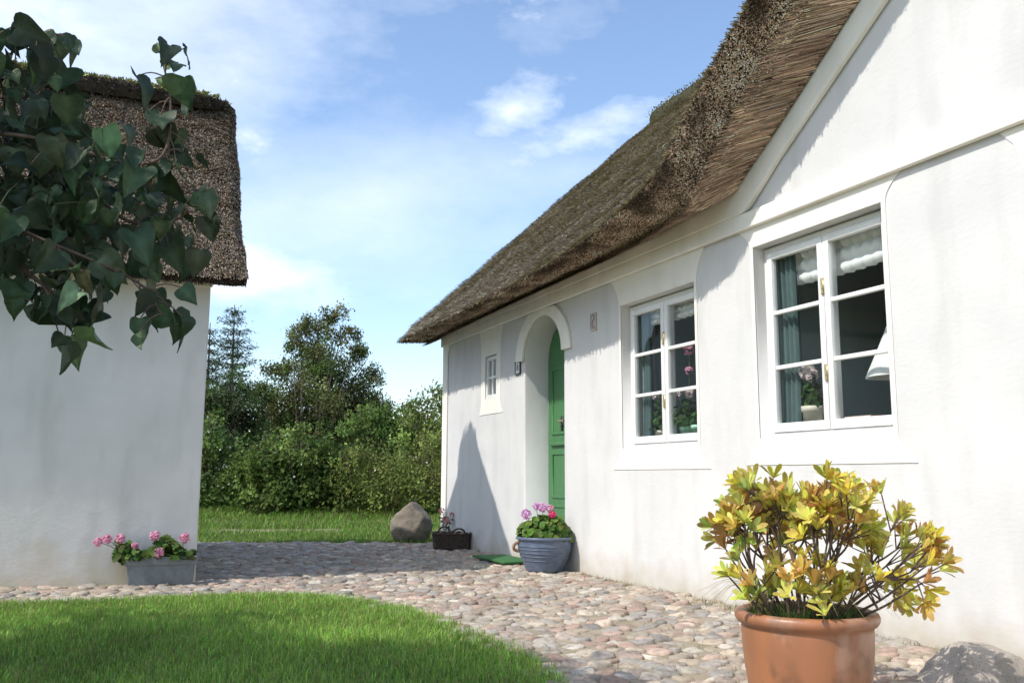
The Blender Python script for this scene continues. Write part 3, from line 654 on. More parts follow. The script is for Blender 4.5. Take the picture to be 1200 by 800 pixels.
tube(em, [(-.038, -.016, -.07), (-.038, -.016, .065)], .004); em.build('emblem', M['plaqued'], wp)

# ================================================================== BARN (local: x = along, y = -n)
barn = thing('barn', BC, 'white barn with steep brown thatched roof and heather ridge on the left', 'barn', BROT)
SL = math.tan(R(48.0)); NE, ZE = .26, 2.45; RDG = -1.86; ZR = ZE + (NE - RDG) * SL; A0, A1 = -8.0, .262; YB = -2 * RDG
bw = Soup()
V = [];
for a in (-8, 0): V += [(a, 0, -.05), (a, YB, -.05), (a, YB, 2.50), (a, YB / 2, ZR - .45), (a, 0, 2.50)]
bw.add(V, np.array([(0, 5, 9, 4), (1, 2, 7, 6), (5, 6, 7, 9)])); o = 0
bw.F.append(np.array([(7, 8, 9), (2, 4, 3)])); bw.F.append(np.array([(0, 4, 2, 1)]))
bevel(bw.build('barn_wall', M['barnwall'], barn), .02, 3)
plate('cornice', rect(-8, .012, 2.40, 2.455), [], .001, .025, M['barntrim'], barn, .006); plate('cornice', rect(-8, .03, 2.452, 2.52), [], .001, .05, M['barntrim'], barn, .008)
def thatch_barn():
    sp = Soup(); na, nd = 90, 40; aa = np.linspace(A0, A1, na); dd = np.linspace(0, 1, nd)
    def slope(sgn):
        n = (NE - RDG) * (1 - dd); G = np.zeros((na, nd, 3)); G[..., 0] = (aa if sgn == 1 else np.minimum(aa, -.02))[:, None]; y0 = -RDG
        G[..., 1] = (y0 - sgn * n)[None]; G[..., 2] = (ZR - n * SL)[None]
        G[..., 2] += .025 * fbm(G.reshape(-1, 3), 1.8).reshape(na, nd) - .05 * np.sin(dd * np.pi)[None]
        G[-1, :, 0] += .009 * np.sin(dd * 13) + .006 * np.sin(dd * 41 + 1); G[..., 2] -= (.10 * np.clip((aa - (A1 - .12)) / .12, 0, 1) ** 2)[:, None] * np.clip(dd * 4, 0, 1)[None]           # rounded verge
        return G
    for sgn in (1, -1):
        G = slope(sgn); sp.add(G.reshape(-1, 3), grid_faces(na, nd), (.085, .065, .05))
        if sgn == 1: A = G
        # eave cut and soffit
        T = G[:, 0]; B = T + np.array([0, sgn * .10, -.045]); Wl = T + np.array([0, sgn * .27, .06])
        q = np.stack([T, B, Wl], 1); sp.add(q.reshape(-1, 3), grid_faces(na, 3), (.06, .045, .035))
        # verge: thick cut edge at the gable end
        for e in (0, na - 1):
            up_ = G[e]; dn_ = up_ + np.array([-.06 if e else .06, 0, -.36]); dn_[:, 2] = np.maximum(dn_[:, 2], 2.45); q = np.stack([up_, dn_], 1); sp.add(q.reshape(-1, 3), grid_faces(nd, 2), (.10, .075, .055))
            i2 = dn_ + np.array([-.45 if e else .45, 0, 0]); q = np.stack([dn_, i2], 1); sp.add(q.reshape(-1, 3), grid_faces(nd, 2), (.08, .06, .045))
    def reeds(P, D, N, L, w, C):
        D = unit(D); S = np.cross(D, unit(N)); L = L[:, None]; w = w[:, None]
        V = np.stack([P - S * w / 2, P + S * w / 2, P + D * L + S * w * .3, P + D * L - S * w * .3], 1); k = len(P)
        sp.add(V.reshape(-1, 3), np.arange(k)[:, None] * 4 + np.array([[0, 1, 2, 3]]), np.repeat(C, 4, 0))
    k = 190000; lo = int(na * (5.0 - 8 + 8) / 8.26 * .5)
    fi = rng.uniform(na * .42, na - 1.01, k); fj = rng.uniform(0, nd - 1.01, k); i0 = fi.astype(int); j0 = fj.astype(int); a = (fi - i0)[:, None]; b = (fj - j0)[:, None]
    P = A[i0, j0] * (1 - a) * (1 - b) + A[i0 + 1, j0] * a * (1 - b) + A[i0, j0 + 1] * (1 - a) * b + A[i0 + 1, j0 + 1] * a * b
    dn_ = np.array([0, -math.cos(R(48)), -math.sin(R(48))]); N = np.tile(np.array([0, -math.sin(R(48)), math.cos(R(48))]), (k, 1))
    # reeds lie in bundles: tips of a bundle share lift and tone
    bun = fbm(P * np.array([4, 9, 9]) + 5, 1.6)
    D = dn_ + N * (np.clip(.30 + .35 * bun, .02, .8)[:, None] + rng.uniform(-.1, .3, (k, 1))) + rng.normal(0, .16, (k, 3))
    C = tint((.34, .275, .20), k, .38, .05) * np.clip(1 + .7 * bun, .4, 1.6)[:, None]
    reeds(P + N * .003, D, N, rng.uniform(.03, .07, k), rng.uniform(.006, .012, k), C)
    # ragged eave and verge tips
    k = 9000; aa_ = rng.uniform(-4.6, A1, k); P = np.stack([aa_, np.full(k, -NE) + rng.uniform(.02, .12, k), ZE + rng.uniform(-.045, .01, k)], 1); P[:, 2] -= np.interp(aa_, aa, 0 * aa)
    reeds(P, dn_ + rng.normal(0, .2, (k, 3)), rand_dir(k), rng.uniform(.02, .045, k), rng.uniform(.006, .012, k), tint((.13, .10, .075), k, .4, .05))
    k = 7000; t = rng.random(k); j = (3 + t * (nd - 4)).astype(int); P = A[-1][j] + dn_ * rng.uniform(0, .06, (k, 1)); P[:, 2] -= rng.random(k) * .12
    reeds(P - np.array([.02, 0, 0]), dn_ + np.array([.35, 0, 0]) + rng.normal(0, .18, (k, 3)), rand_dir(k), rng.uniform(.02, .05, k), rng.uniform(.006, .012, k), tint((.19, .15, .12), k, .4, .05))
    ob = sp.build('thatched_roof', M['thatch'], barn)
    rc = Soup(); na2 = 80; aa2 = np.linspace(A0, A1 - .06, na2); an = np.linspace(-.5, math.pi + .5, 15)
    V = np.stack([np.stack([np.full(15, a), -RDG + .31 * np.cos(an), ZR - .15 + .165 * np.sin(an) * (1 if a < A1 - .35 else max(.35, 1 - ((a - A1 + .35) / .3) ** 2 * .6))], 1) for a in aa2]); ef = np.sqrt(np.clip(1 - np.clip((aa2 - (A1 - .50)) / .46, 0, 1) ** 2, .05, 1))[:, None]; V[..., 1] = -RDG + (V[..., 1] + RDG) * ef; V[..., 2] = (ZR - .17) + (V[..., 2] - (ZR - .17)) * ef; V += .028 * fbm(V.reshape(-1, 3), 2.6).reshape(na2, 15, 1) * np.array([0, 1, 1])
    rc.add(V.reshape(-1, 3), grid_faces(na2, 15), (.05, .042, .03))
    e = V[-1]; c = e.mean(0); o = rc.n; rc.add(np.vstack([e, c]), np.stack([np.arange(14), np.arange(1, 15), np.full(14, 15)], 1), (.05, .042, .03))
    k = 16000; i = rng.integers(28, na2 - 1, k); fj = rng.uniform(0, 14, k); j = fj.astype(int); P = V[i, j] * (1 - (fj - j))[:, None] + V[i, np.minimum(j + 1, 14)] * (fj - j)[:, None] + np.stack([rng.uniform(0, .09, k), 0 * fj, 0 * fj], 1)
    topm = P[:, 2] > ZR - .10 + .035 * np.sin(P[:, 0] * 5)
    C = np.where(topm[:, None], tint((.24, .25, .08), k, .35, .1), tint((.06, .05, .04), k, .4, .06))
    leaf_quads(rc, P, rand_dir(k) + np.array([0, -.5, .8]), rand_dir(k) + np.array([0, -.4, .4]), rng.uniform(.02, .055, k), rng.uniform(.008, .02, k), C)
    rc.build('ridge_cap', M['moss'], ob)
thatch_barn()

# ================================================================== TREES AND HEDGE
def trunk(name, parent, pts, r0, r1, mat, branches=()):
    sp = Soup(); tube(sp, curve_pts(pts, 24), r0, r1, 9)
    for b in branches: tube(sp, curve_pts(b[0], 12), b[1], b[2], 6)
    return sp.build(name, mat, parent, True)
def limbs(base, top, crown_blobs, k, r):
    out = []
    for i in range(k):
        c, rad = crown_blobs[i % len(crown_blobs)]; t = rng.uniform(.15, .75); p = np.array(base) * (1 - t) + np.array(top) * t
        e = np.array(c) + rand_dir(1)[0] * np.array(rad) * .8; mid = (p + e) / 2 + np.array([0, 0, .15])
        out.append(([p, mid, e], r * (1 - t) * .5 + .012, .008))
    return out
DG = [(.085, .145, .038), (.125, .20, .05), (.18, .26, .066)]
OL = [(.13, .145, .05), (.175, .175, .066), (.095, .115, .04)]
LG = [(.19, .235, .058), (.25, .285, .08), (.15, .195, .052)]
# big airy tree
t = thing('broadleaf_tree', (-5.6, 26, .1), 'tall broad olive green tree with open twiggy crown behind the hedge', 'tree')
bl = [((.1, 0, 3.0), (1.45, 1.2, 1.2)), ((-1.05, .1, 2.7), (.9, .8, .8)), ((1.15, .2, 2.8), (.8, .8, .75)), ((.2, 0, 4.2), (.9, .8, .8)), ((-.25, .1, 5.0), (.38, .4, .45)), ((.45, 0, 5.15), (.35, .35, .5)), ((.1, 0, 2.0), (1.6, 1.0, .65)),
      ((1.5, 0, 3.55), (.5, .4, .28)), ((-1.0, 0, 3.75), (.6, .45, .32)), ((1.2, 0, 4.25), (.45, .4, .28)), ((-.75, 0, 4.6), (.42, .35, .3)), ((1.85, 0, 2.7), (.4, .4, .3)), ((.95, 0, 4.85), (.3, .3, .25)), ((-1.6, 0, 3.1), (.4, .4, .25)), ((1.65, 0, 2.1), (.5, .5, .35))]
sp = Soup(); crown(sp, bl, 620, .068, OL + OL + DG[:2], .36, .2, .22); sp.build('crown', M['leaf'], t)
tr = []
for i in range(9):
    a = rng.uniform(-.6, .6); tr.append(([(a * .5, 0, 0), (a * .9, -.4, 1.6), (a * 1.8 + .2, -.9 + .3 * rng.random(), 3.0 + rng.random() * 1.2)], .055, .012))
tr += limbs((0, 0, .5), (0, 0, 4.8), bl, 26, .09)
trunk('trunk', t, [(0, 0, -.2), (.05, 0, 2), (0, 0, 4.9)], .13, .02, M['greybark'], tr)
# conifers
def conifer(x, y, h, r, label, dens=.55, z0=0.8):
    t = thing('conifer', (x, y, .1), label, 'tree', group='conifers behind the hedge'); sp = Soup(); st = Soup()
    tube(st, [(0, 0, -.2), (.03, 0, h * .5), (0, 0, h)], .10, .012, 8)
    z = z0
    while z < h - .1:
        f = 1 - (z - z0) / (h - z0); nbr = 6 if f > .2 else 5; a0 = rng.uniform(0, 6.3)
        for q in range(nbr):
            a = a0 + q * 6.283 / nbr + rng.normal(0, .2); L = (r * f ** .6 + .10) * rng.uniform(.4, 1.15)
            p = curve_pts([(0, 0, z), (math.cos(a) * L * .5, math.sin(a) * L * .5, z + .05 * L), (math.cos(a) * L, math.sin(a) * L, z + rng.uniform(.1, .5) * L)], 8)
            tube(st, p, .016 * f + .006, .004, 4)
            k = int(230 * L * dens) + 10; u = rng.random(k) ** .8; P = np.stack([np.interp(u, np.linspace(0, 1, len(p)), p[:, c]) for c in range(3)], 1)
            sd_ = rng.normal(0, .085 + .03 * L, (k, 3)) * np.array([1, 1, .45]); P2 = P + sd_ - np.array([0, 0, .05])
            dr_ = np.array([math.cos(a), math.sin(a), -.25]); leaf_quads(sp, P2, rand_dir(k) + np.array([0, 0, 1.]), unit(dr_ + rng.normal(0, .6, (k, 3))), rng.uniform(.07, .17, k), rng.uniform(.018, .036, k), tint((.06, .085, .045), k, .3, .1))
        z += rng.uniform(.16, .34)
    sp.build('crown', M['leaf'], t); st.build('trunk', M['greybark'], t, True)
conifer(-8.05, 26, 5.65, 1.0, 'slender dark conifer with upswept branches between barn corner and broad tree')
conifer(-9.0, 26.8, 5.25, .95, 'dark conifer half hidden behind the barn corner')
def bush(name, loc, blobs, label, cols, size, dens, stems=8, flowers=0, var=.3, group=None, cat='shrub', cs=.45):
    t = thing(name, loc, label, cat, group=group); sp = Soup(); crown(sp, blobs, dens * 1.15, size, cols, var * 1.15, .25, cs + .12)
    if flowers:
        for c, r in blobs[:4]:
            d = rand_dir(flowers); d[:, 1] = -np.abs(d[:, 1]); d[:, 2] = np.abs(d[:, 2]); P = np.array(c) + d * np.array(r) * 1.06
            leaf_quads(sp, P, rand_dir(flowers) + np.array([0, -1, .5]), rand_dir(flowers), np.full(flowers, .05), np.full(flowers, .05), np.tile((.6, .6, .52), (flowers, 1)), 0)
    # long arching shoots that break the outline
    st = Soup()
    for i in range(stems * 3):
        c, r = blobs[rng.integers(len(blobs))]; c = np.array(c); r = np.array(r); d = rand_dir(1)[0]; d[2] = abs(d[2]) * 1.2 + .2; e = c + unit(d) * r * rng.uniform(1.05, 1.35)
        p = curve_pts([(c[0] * .6, c[1] * .6, 0), (c + e) / 2 + np.array([0, 0, .12]), e], 10); tube(st, p, .012, .003, 4)
        k = 16; u = rng.uniform(.5, 1, k); P = np.stack([np.interp(u, np.linspace(0, 1, len(p)), p[:, q]) for q in range(3)], 1) + rng.normal(0, .03, (k, 3))
        leaf_quads(sp, P, rand_dir(k) + np.array([0, -.5, .8]), rand_dir(k), size * rng.uniform(.7, 1.3, k), size * .6 * rng.uniform(.7, 1.3, k), tint(cols[-1], k, .2, .08))
    sp.build('foliage', M['leaf'], t); st.build('stem', M['twig'], t, True)
    return t
HG = 'hedge shrubs beyond the courtyard'
bush('shrub', (-4.15, 17.6, .1), [((0, 0, .75), (.85, .75, .8)), ((-.6, .1, .6), (.6, .6, .6)), ((.2, -.5, .7), (.5, .4, .4)), ((-.4, -.45, .95), (.4, .35, .35)), ((.75, .05, .55), (.65, .6, .6)), ((.15, .1, 1.2), (.6, .5, .45)), ((-.35, -.2, .35), (.8, .5, .4)), ((.6, -.3, .3), (.8, .4, .35))], 'rounded bramble shrub, largest leaved of the hedge, in the middle of the gap', DG + LG[2:], .085, 300, 10, 3, group=HG)
bush('shrub', (-5.75, 17.9, .1), [((0, 0, .8), (.65, .6, .8)), ((-.3, 0, 1.4), (.45, .45, .45)), ((.35, 0, .5), (.5, .5, .5)), ((-.6, .1, .6), (.6, .5, .6))], 'upright dark shrub with pale blossom next to the barn corner', DG, .075, 320, 8, 22, group=HG)
bush('shrub', (-2.55, 17.4, .1), [((0, 0, .55), (.75, .6, .65)), ((.7, .1, .65), (.65, .6, .7)), ((-.5, .1, .75), (.5, .5, .5)), ((1.25, .2, .75), (.6, .6, .75)), ((.3, -.25, .3), (.8, .4, .35))], 'light green low feathery shrub behind the grey boulder', LG, .06, 350, 10, 2, group=HG)
bush('shrub', (-.9, 18.2, .1), [((0, 0, .8), (.8, .7, .85)), ((.8, .1, .9), (.8, .7, .9)), ((-.5, .2, .9), (.6, .5, .6))], 'light green shrub against the far corner of the farmhouse', LG, .065, 300, 8, 4, group=HG)
bush('tall_shrub', (-1.75, 22, .15), [((0, 0, 1.9), (.8, .7, .95)), ((.5, .1, 2.4), (.7, .6, .7)), ((-.5, 0, 1.5), (.6, .6, .6)), ((.9, 0, 1.5), (.8, .7, 1.0)), ((0, 0, .8), (1.0, .7, .8))], 'tall willow like shrub rising beside the farmhouse eave', LG[:1] + OL[1:2] + DG[2:], .075, 300, 9, group=HG, cat='shrub')
bush('tall_shrub', (-3.1, 22.4, .15), [((0, 0, 1.5), (.75, .7, .85)), ((-.55, 0, 1.8), (.5, .5, .6)), ((.4, 0, 2.0), (.4, .4, .5)), ((0, 0, .7), (1.1, .8, .7))], 'dark green shrub just right of the broad tree', DG, .08, 300, 9, group=HG)
bush('tall_shrub', (-7.0, 22.5, .15), [((0, 0, 1.6), (.9, .8, 1.0)), ((.3, 0, 2.5), (.7, .6, .7)), ((-.6, 0, 2.3), (.6, .6, .6)), ((0, 0, .8), (1.2, .8, .8))], 'very dark tall shrub below the conifers', [(.03, .04, .018), (.04, .05, .02), DG[0]], .08, 300, 9, group=HG)
bush('shrub', (-7.6, 18.4, .1), [((0, 0, .9), (1.0, .8, .9)), ((-1.0, .2, .8), (.9, .8, .8))], 'dark shrub hidden behind the barn gable', DG, .09, 200, 6, group=HG)
# distant wood closing the horizon behind the hedge
sp = Soup(); crown(sp, [((x, 37 + rng.normal(0, 1.5), .8 + .7 * rng.random()), (2.6, 1.8, 1.9 + .5 * rng.random())) for x in np.arange(-34, 22, 2.3)], 70, .22, DG + OL, .3, .1, .5)
tag(sp.build('distant_wood', M['leaf']), 'dark line of distant bushes closing the view behind the hedge', 'wood', kind='stuff')

# ------------------------------------------------------------------ linden: trunk left of the picture, one leafy branch reaching in
def linden():
    t = thing('linden_tree', (-3.6, 1.6, 0), 'linden with big dark heart shaped leaves hanging in at the upper left', 'tree'); O = np.array([-3.6, 1.6, 0])
    trunk('trunk', t, [(0, 0, -.1), (.05, .05, 1.2), (.0, .1, 2.6), (-.1, .2, 4.2)], .16, .04, M['bark'],
          [([(0, .1, 1.0), (.9, .2, 1.25), (2.1, .3, 1.655)], .05, .013), ([(0, .1, .9), (1.0, .2, 1.2), (2.13, .3, 1.442)], .04, .011), ([(0, .1, 1.4), (1.2, .2, 1.7), (2.16, .3, 1.814)], .04, .01),
           ([(0, 0, 2), (-.6, .8, 2.8), (-1.1, 1.6, 3.3)], .05, .012), ([(0, 0, 2.2), (.6, -.3, 2.8), (1.1, -.4, 3.2)], .05, .012), ([(0, .1, 2.4), (.3, .8, 3.0), (.5, 1.2, 3.3)], .04, .01)])
    tw = [[(-1.499, 1.9, 1.655), (-1.194, 1.9, 1.597), (-1.006, 1.9, 1.569), (-0.834, 1.88, 1.512), (-0.752, 1.88, 1.531), (-0.751, 1.9, 1.658), (-0.78, 1.9, 1.773)],
          [(-1.474, 1.9, 1.442), (-1.176, 1.85, 1.405), (-0.988, 1.9, 1.34), (-0.818, 1.95, 1.266), (-0.759, 1.95, 1.192)],
          [(-1.3, 1.9, 1.42), (-1.204, 1.9, 1.35), (-1.053, 1.9, 1.29), (-0.985, 1.9, 1.23), (-1.0, 1.9, 1.19)],
          [(-1.441, 1.9, 1.814), (-1.193, 1.8, 1.795), (-1.059, 1.85, 1.766), (-0.985, 1.85, 1.79)],
          [(-1.053, 1.9, 1.29), (-0.956, 1.92, 1.215), (-0.915, 1.92, 1.18)],
          [(-1.006, 1.9, 1.569), (-0.884, 2.0, 1.425), (-0.755, 2.0, 1.426), (-0.73, 1.95, 1.474)],
          [(-0.988, 1.9, 1.34), (-0.907, 1.9, 1.26), (-0.927, 1.9, 1.20)]]
    brs = []
    for p in tw: b_ = Soup(); tube(b_, curve_pts(np.array(p) - O, 30), .0055, .002, 6); brs.append(b_)
    # heart leaf outline: half widths along the midrib, folded and curled
    prof = np.array([(-.05, .12), (-.09, .27), (-.05, .41), (.07, .50), (.24, .51), (.42, .45), (.60, .33), (.76, .19), (.89, .07), (1.0, .0)])
    sp = Soup()
    def leaf(p, D, N, L, c, fold, curl):
        D = unit(D); N = unit(N - (N @ D) * D); S = np.cross(D, N); rows = []; ph = rng.uniform(0, 6)
        for (u, w) in prof:
            mu = max(u, 0); um = mu
            z = -curl * um * um
            for s in (-1, -.55, 0, .55, 1):
                uu = u if s else (mu if u < 0 else u)
                uu = u * abs(s) + max(u, .0) * (1 - abs(s)); wave = .06 * math.sin(u * 11 + s * 3 + ph)
                rows.append(p + (D * uu + S * s * w + N * (z + fold * abs(s) * w - .35 * fold * (s * w) ** 2 + wave * abs(s))) * L)
        V = np.array(rows); g_ = grid_faces(len(prof), 5); cc = np.tile(c, (len(V), 1)); cc[2::5] *= 1.55; cc[5:10] *= 1.12; cc[15:20] *= 1.14; cc[25:30] *= 1.14; cc[35:40] *= 1.12
        sp.add(V, g_, np.clip(cc, 0, 1))
    def petiole(a, b, ti): tube(brs[ti] if ti >= 0 else sp, curve_pts([a, (a + b) / 2 + np.array([0, 0, .01]), b], 6), .0018, .0013, 4, (.07, .075, .035))
    todo = []
    for ti, p in enumerate(tw):
        q = curve_pts(np.array(p) - O, 60); nl = [48, 40, 15, 38, 11, 30, 11][ti]
        for i in range(nl):
            u = (i + rng.uniform(0, .9)) / nl; a = q[min(int(u * (len(q) - 1)), len(q) - 1)]; todo.append((a, .058 * rng.uniform(.5, 1.3), ti))
    # thick mass at the left edge of the picture
    for i in range(760):
        a = np.array([rng.uniform(-1.6, -.86), rng.uniform(1.8, 2.35), rng.uniform(1.34, 1.81)]); 
        if a[0] > -1.0 and (rng.random() < .55 or a[2] > 1.62 or a[2] < 1.36): continue
        if a[0] > -1.12 and a[2] > 1.72: continue
        todo.append((a - O, .058 * rng.uniform(.55, 1.3), -1))
    for a, L, ti in todo:
        off = np.array([rng.normal(0, .035), rng.normal(0, .04), rng.normal(-.012, .03)]); b = a + off
        D = np.array([rng.normal(.15, .55), rng.normal(-.1, .4), -.85 + rng.normal(0, .3)]); N = np.array([rng.normal(.1, .6), -.7 + rng.normal(0, .45), .5 + rng.normal(0, .45)])
        petiole(a, b, ti); leaf(b, D, N, L, tint((.045, .072, .038), 1, .38, .09)[0] if rng.random() > .02 else np.array((.08, .07, .03)), rng.uniform(-.2, 1.1), rng.uniform(-.2, 1.0))
    for a, D in (((-.78, 1.9, 1.773), (-.25, 0, .7)), ((-.77, 1.9, 1.74), (.5, 0, .3)), ((-.76, 1.9, 1.70), (-.5, -.1, .3))):
        leaf(np.array(a) - O, np.array(D), np.array([.2, -1, .3]), .032, np.array((.09, .13, .04)), .5, .3)
    for b_ in brs: b_.build('branch', M['twig'], t, True)
    sp.build('foliage', M['linden'], t, True)
    # upper crown, out of the picture, that shades the branch and dapples the lawn
    cr = Soup(); crown(cr, [((.75, -.35, 2.75), (1.0, .85, .65)), ((-.35, .7, 3.3), (1.15, 1.0, .7)), ((.45, .75, 3.35), (.75, .7, .5)), ((-1.1, 1.7, 3.3), (.9, .8, .6)), ((.9, .1, 3.4), (.8, .8, .5)), ((-.3, 0, 4.3), (.9, .9, .6))], 330, .11, DG, .25, .3, .3)
    cr.build('upper_crown', M['leaf'], t)
linden()

# ================================================================== POTS AND PLANTS
def flower_head(name, parent, c, r, cols, k=60, stemto=None, tilt=(0, -.3, .6)):
    """round umbel of small petals on a stalk"""
    sp = Soup(); d = unit(rand_dir(k) + np.array(tilt) * .5); c = np.array(c, float); P = c + d * r * rng.uniform(.55, .9, (k, 1))
    for q in range(5):
        a = q * 6.283 / 5; ref = unit(np.cross(d, rng.normal(size=(k, 3)))); oth = np.cross(d, ref); D = ref * math.cos(a) + oth * math.sin(a) + d * .45
        leaf_quads(sp, P, d, D, np.full(k, r * .42), np.full(k, r * .34), tint(cols[rng.integers(len(cols))], k, .14, .05), -.05)
    o = sp.build(name, M['petal'], parent)
    if stemto is not None:
        st = Soup(); s = np.array(stemto, float); tube(st, curve_pts([s, (s + c) / 2 + np.array([0, 0, .02]), c], 10), .003, .0022, 5); st.build('flower_stalk', M['stalk'], parent, True)
    return o
def geranium_leaves(sp, P, N, size, col):
    """round scalloped leaves"""
    k = len(P); N = unit(N); a = unit(np.cross(N, rng.normal(size=(k, 3)))); b = np.cross(N, a); m_ = 9; an = np.linspace(0.35, 2 * np.pi - .35, m_)
    ring = []
    for q, t in enumerate(an):
        rr = size * (1 + (.10 if q % 2 else -.06)); ring.append(P + (a * math.cos(t) + b * math.sin(t)) * rr[:, None] + N * (size * .22 * (1 if q % 2 else .7))[:, None])
    V = np.stack([P] + ring, 1); o = sp.n
    F = np.concatenate([np.arange(k)[:, None] * (m_ + 1) + np.array([[0, q + 1, q + 2]]) for q in range(m_ - 1)])
    C = np.repeat(col, m_ + 1, 0).reshape(k, m_ + 1, 3); C[:, 0] *= .75; sp.add(V.reshape(-1, 3), F, C.reshape(-1, 3))
PINK = [(.85, .40, .56), (.88, .52, .66), (.84, .34, .49)]; LILAC = [(.74, .36, .68), (.80, .45, .74)]; HOT = [(.80, .06, .20), (.85, .12, .28)]; SALMON = [(.72, .32, .30), (.78, .42, .38)]; PALE = [(.92, .80, .79), (.92, .68, .70)]
# grey trough at the barn
t = thing('flower_trough', (*bxy(-.26, .14), .02), 'grey rectangular trough with pink geraniums by the barn wall', 'planter', BROT - R(4))
def tapered(sp, w, d, z0, z1, tp, col=(.5, .5, .5)):
    V = []
    for z, s in ((z0, 1 - tp), (z1, 1)):
        V += [(-w / 2 * (1 - (1 - s)), -d / 2 * s, z), (w / 2 * s, -d / 2 * s, z), (w / 2 * s, d / 2 * s, z), (-w / 2 * s, d / 2 * s, z)]
    sp.add(V, [(0, 3, 2, 1), (4, 5, 6, 7), (0, 1, 5, 4), (1, 2, 6, 5), (2, 3, 7, 6), (3, 0, 4, 7)], col)
sp = Soup(); tapered(sp, .49, .175, 0, .155, .05); bevel(sp.build('trough_body', M['zinc'], t), .006)
sp = Soup(); w, d = .52, .20
box(sp, (-w / 2, -d / 2, .150), (w / 2, -d / 2 + .018, .215)); box(sp, (-w / 2, d / 2 - .018, .150), (w / 2, d / 2, .215)); box(sp, (-w / 2, -d / 2 + .018, .150), (-w / 2 + .018, d / 2 - .018, .215)); box(sp, (w / 2 - .018, -d / 2 + .018, .150), (w / 2, d / 2 - .018, .215))
bevel(sp.build('rim', M['zinc'], t), .005); boxobj('soil', (-.24, -.08, .15), (.24, .08, .19), M['soil'], t)
sp = Soup(); k = 620; u = rng.random(k); P = np.stack([-.34 + .58 * u, rng.normal(-.015, .055, k), .195 + .165 * rng.random(k) ** .8 * (.62 + .38 * np.sin(u * 11 + 1))], 1); P[u < .15, 2] -= .03
geranium_leaves(sp, P, rand_dir(k) * .6 + np.array([0, -.6, .8]), rng.uniform(.014, .028, k), tint((.105, .17, .04), k, .34, .14)); sp.build('foliage', M['leaf'], t)
for px, py, r in ((124, 633, .030), (133, 630, .032), (147, 630, .035), (163, 638, .026), (184, 627, .036), (189, 646, .037), (216, 630, .037)):
    X = -.265 + (px - 153) * .0067; Z = .335 - (py - 632) * .0066
    flower_head('flower_head', t, (X, -.06 if py < 640 else -.11, Z), r * 1.12, PINK, 60, (max(X * .88, -.28), -.02, .22))
# blue pot by the door
bx, by = hxy(3.50, .235)
t = thing('blue_flower_pot', (bx, by, .02), 'blue grey glazed pot of lilac and pink geraniums beside the green door', 'flower pot')
lathe('pot_body', [(.0, .01), (.165, .0), (.172, .012), (.185, .05), (.215, .12), (.235, .18), (.242, .235), (.236, .262), (.243, .272), (.256, .280), (.258, .296), (.248, .302), (.236, .296), (.228, .27), (.22, .255), (0, .25)], M['blue'], t, 72)
rb = Soup()
for z, r in ((.10, .2075), (.135, .2225), (.165, .2325), (.195, .2395), (.222, .2425)): an = np.linspace(0, 2 * np.pi, 61); tube(rb, np.stack([np.cos(an) * r, np.sin(an) * r, np.full(61, z)], 1), .0035, None, 6)
rb.build('pot_rib', M['blue'], t, True)
lg = Soup(); tube(lg, curve_pts([(-.235, -.06, .255), (-.272, -.07, .235), (-.276, -.07, .195), (-.236, -.06, .175)], 16), .014, .014, 8); lg.build('lug', M['brownwood'], t, True)
sp = Soup(); k = 560; d = rand_dir(k); d[:, 2] = np.abs(d[:, 2]); P = np.array([0, 0, .285]) + d * np.array([.245, .23, .20]) * rng.uniform(.6, 1.05, (k, 1))
geranium_leaves(sp, P, d + rand_dir(k) * .5 + np.array([0, -.3, .4]), rng.uniform(.018, .036, k), tint((.12, .20, .042), k, .32, .14)); sp.build('foliage', M['leaf'], t)
for px, py, r, cc in ((618, 606, .048, LILAC), (630, 597, .036, LILAC), (637, 598, .045, LILAC), (646, 599, .036, PINK), (648, 607, .042, HOT)):
    X = (px - 640) * .0077; Z = .55 - (py - 599) * .0077; flower_head('flower_head', t, (X, -.09, Z), r, cc, 44, (X * .7, -.03, .33))
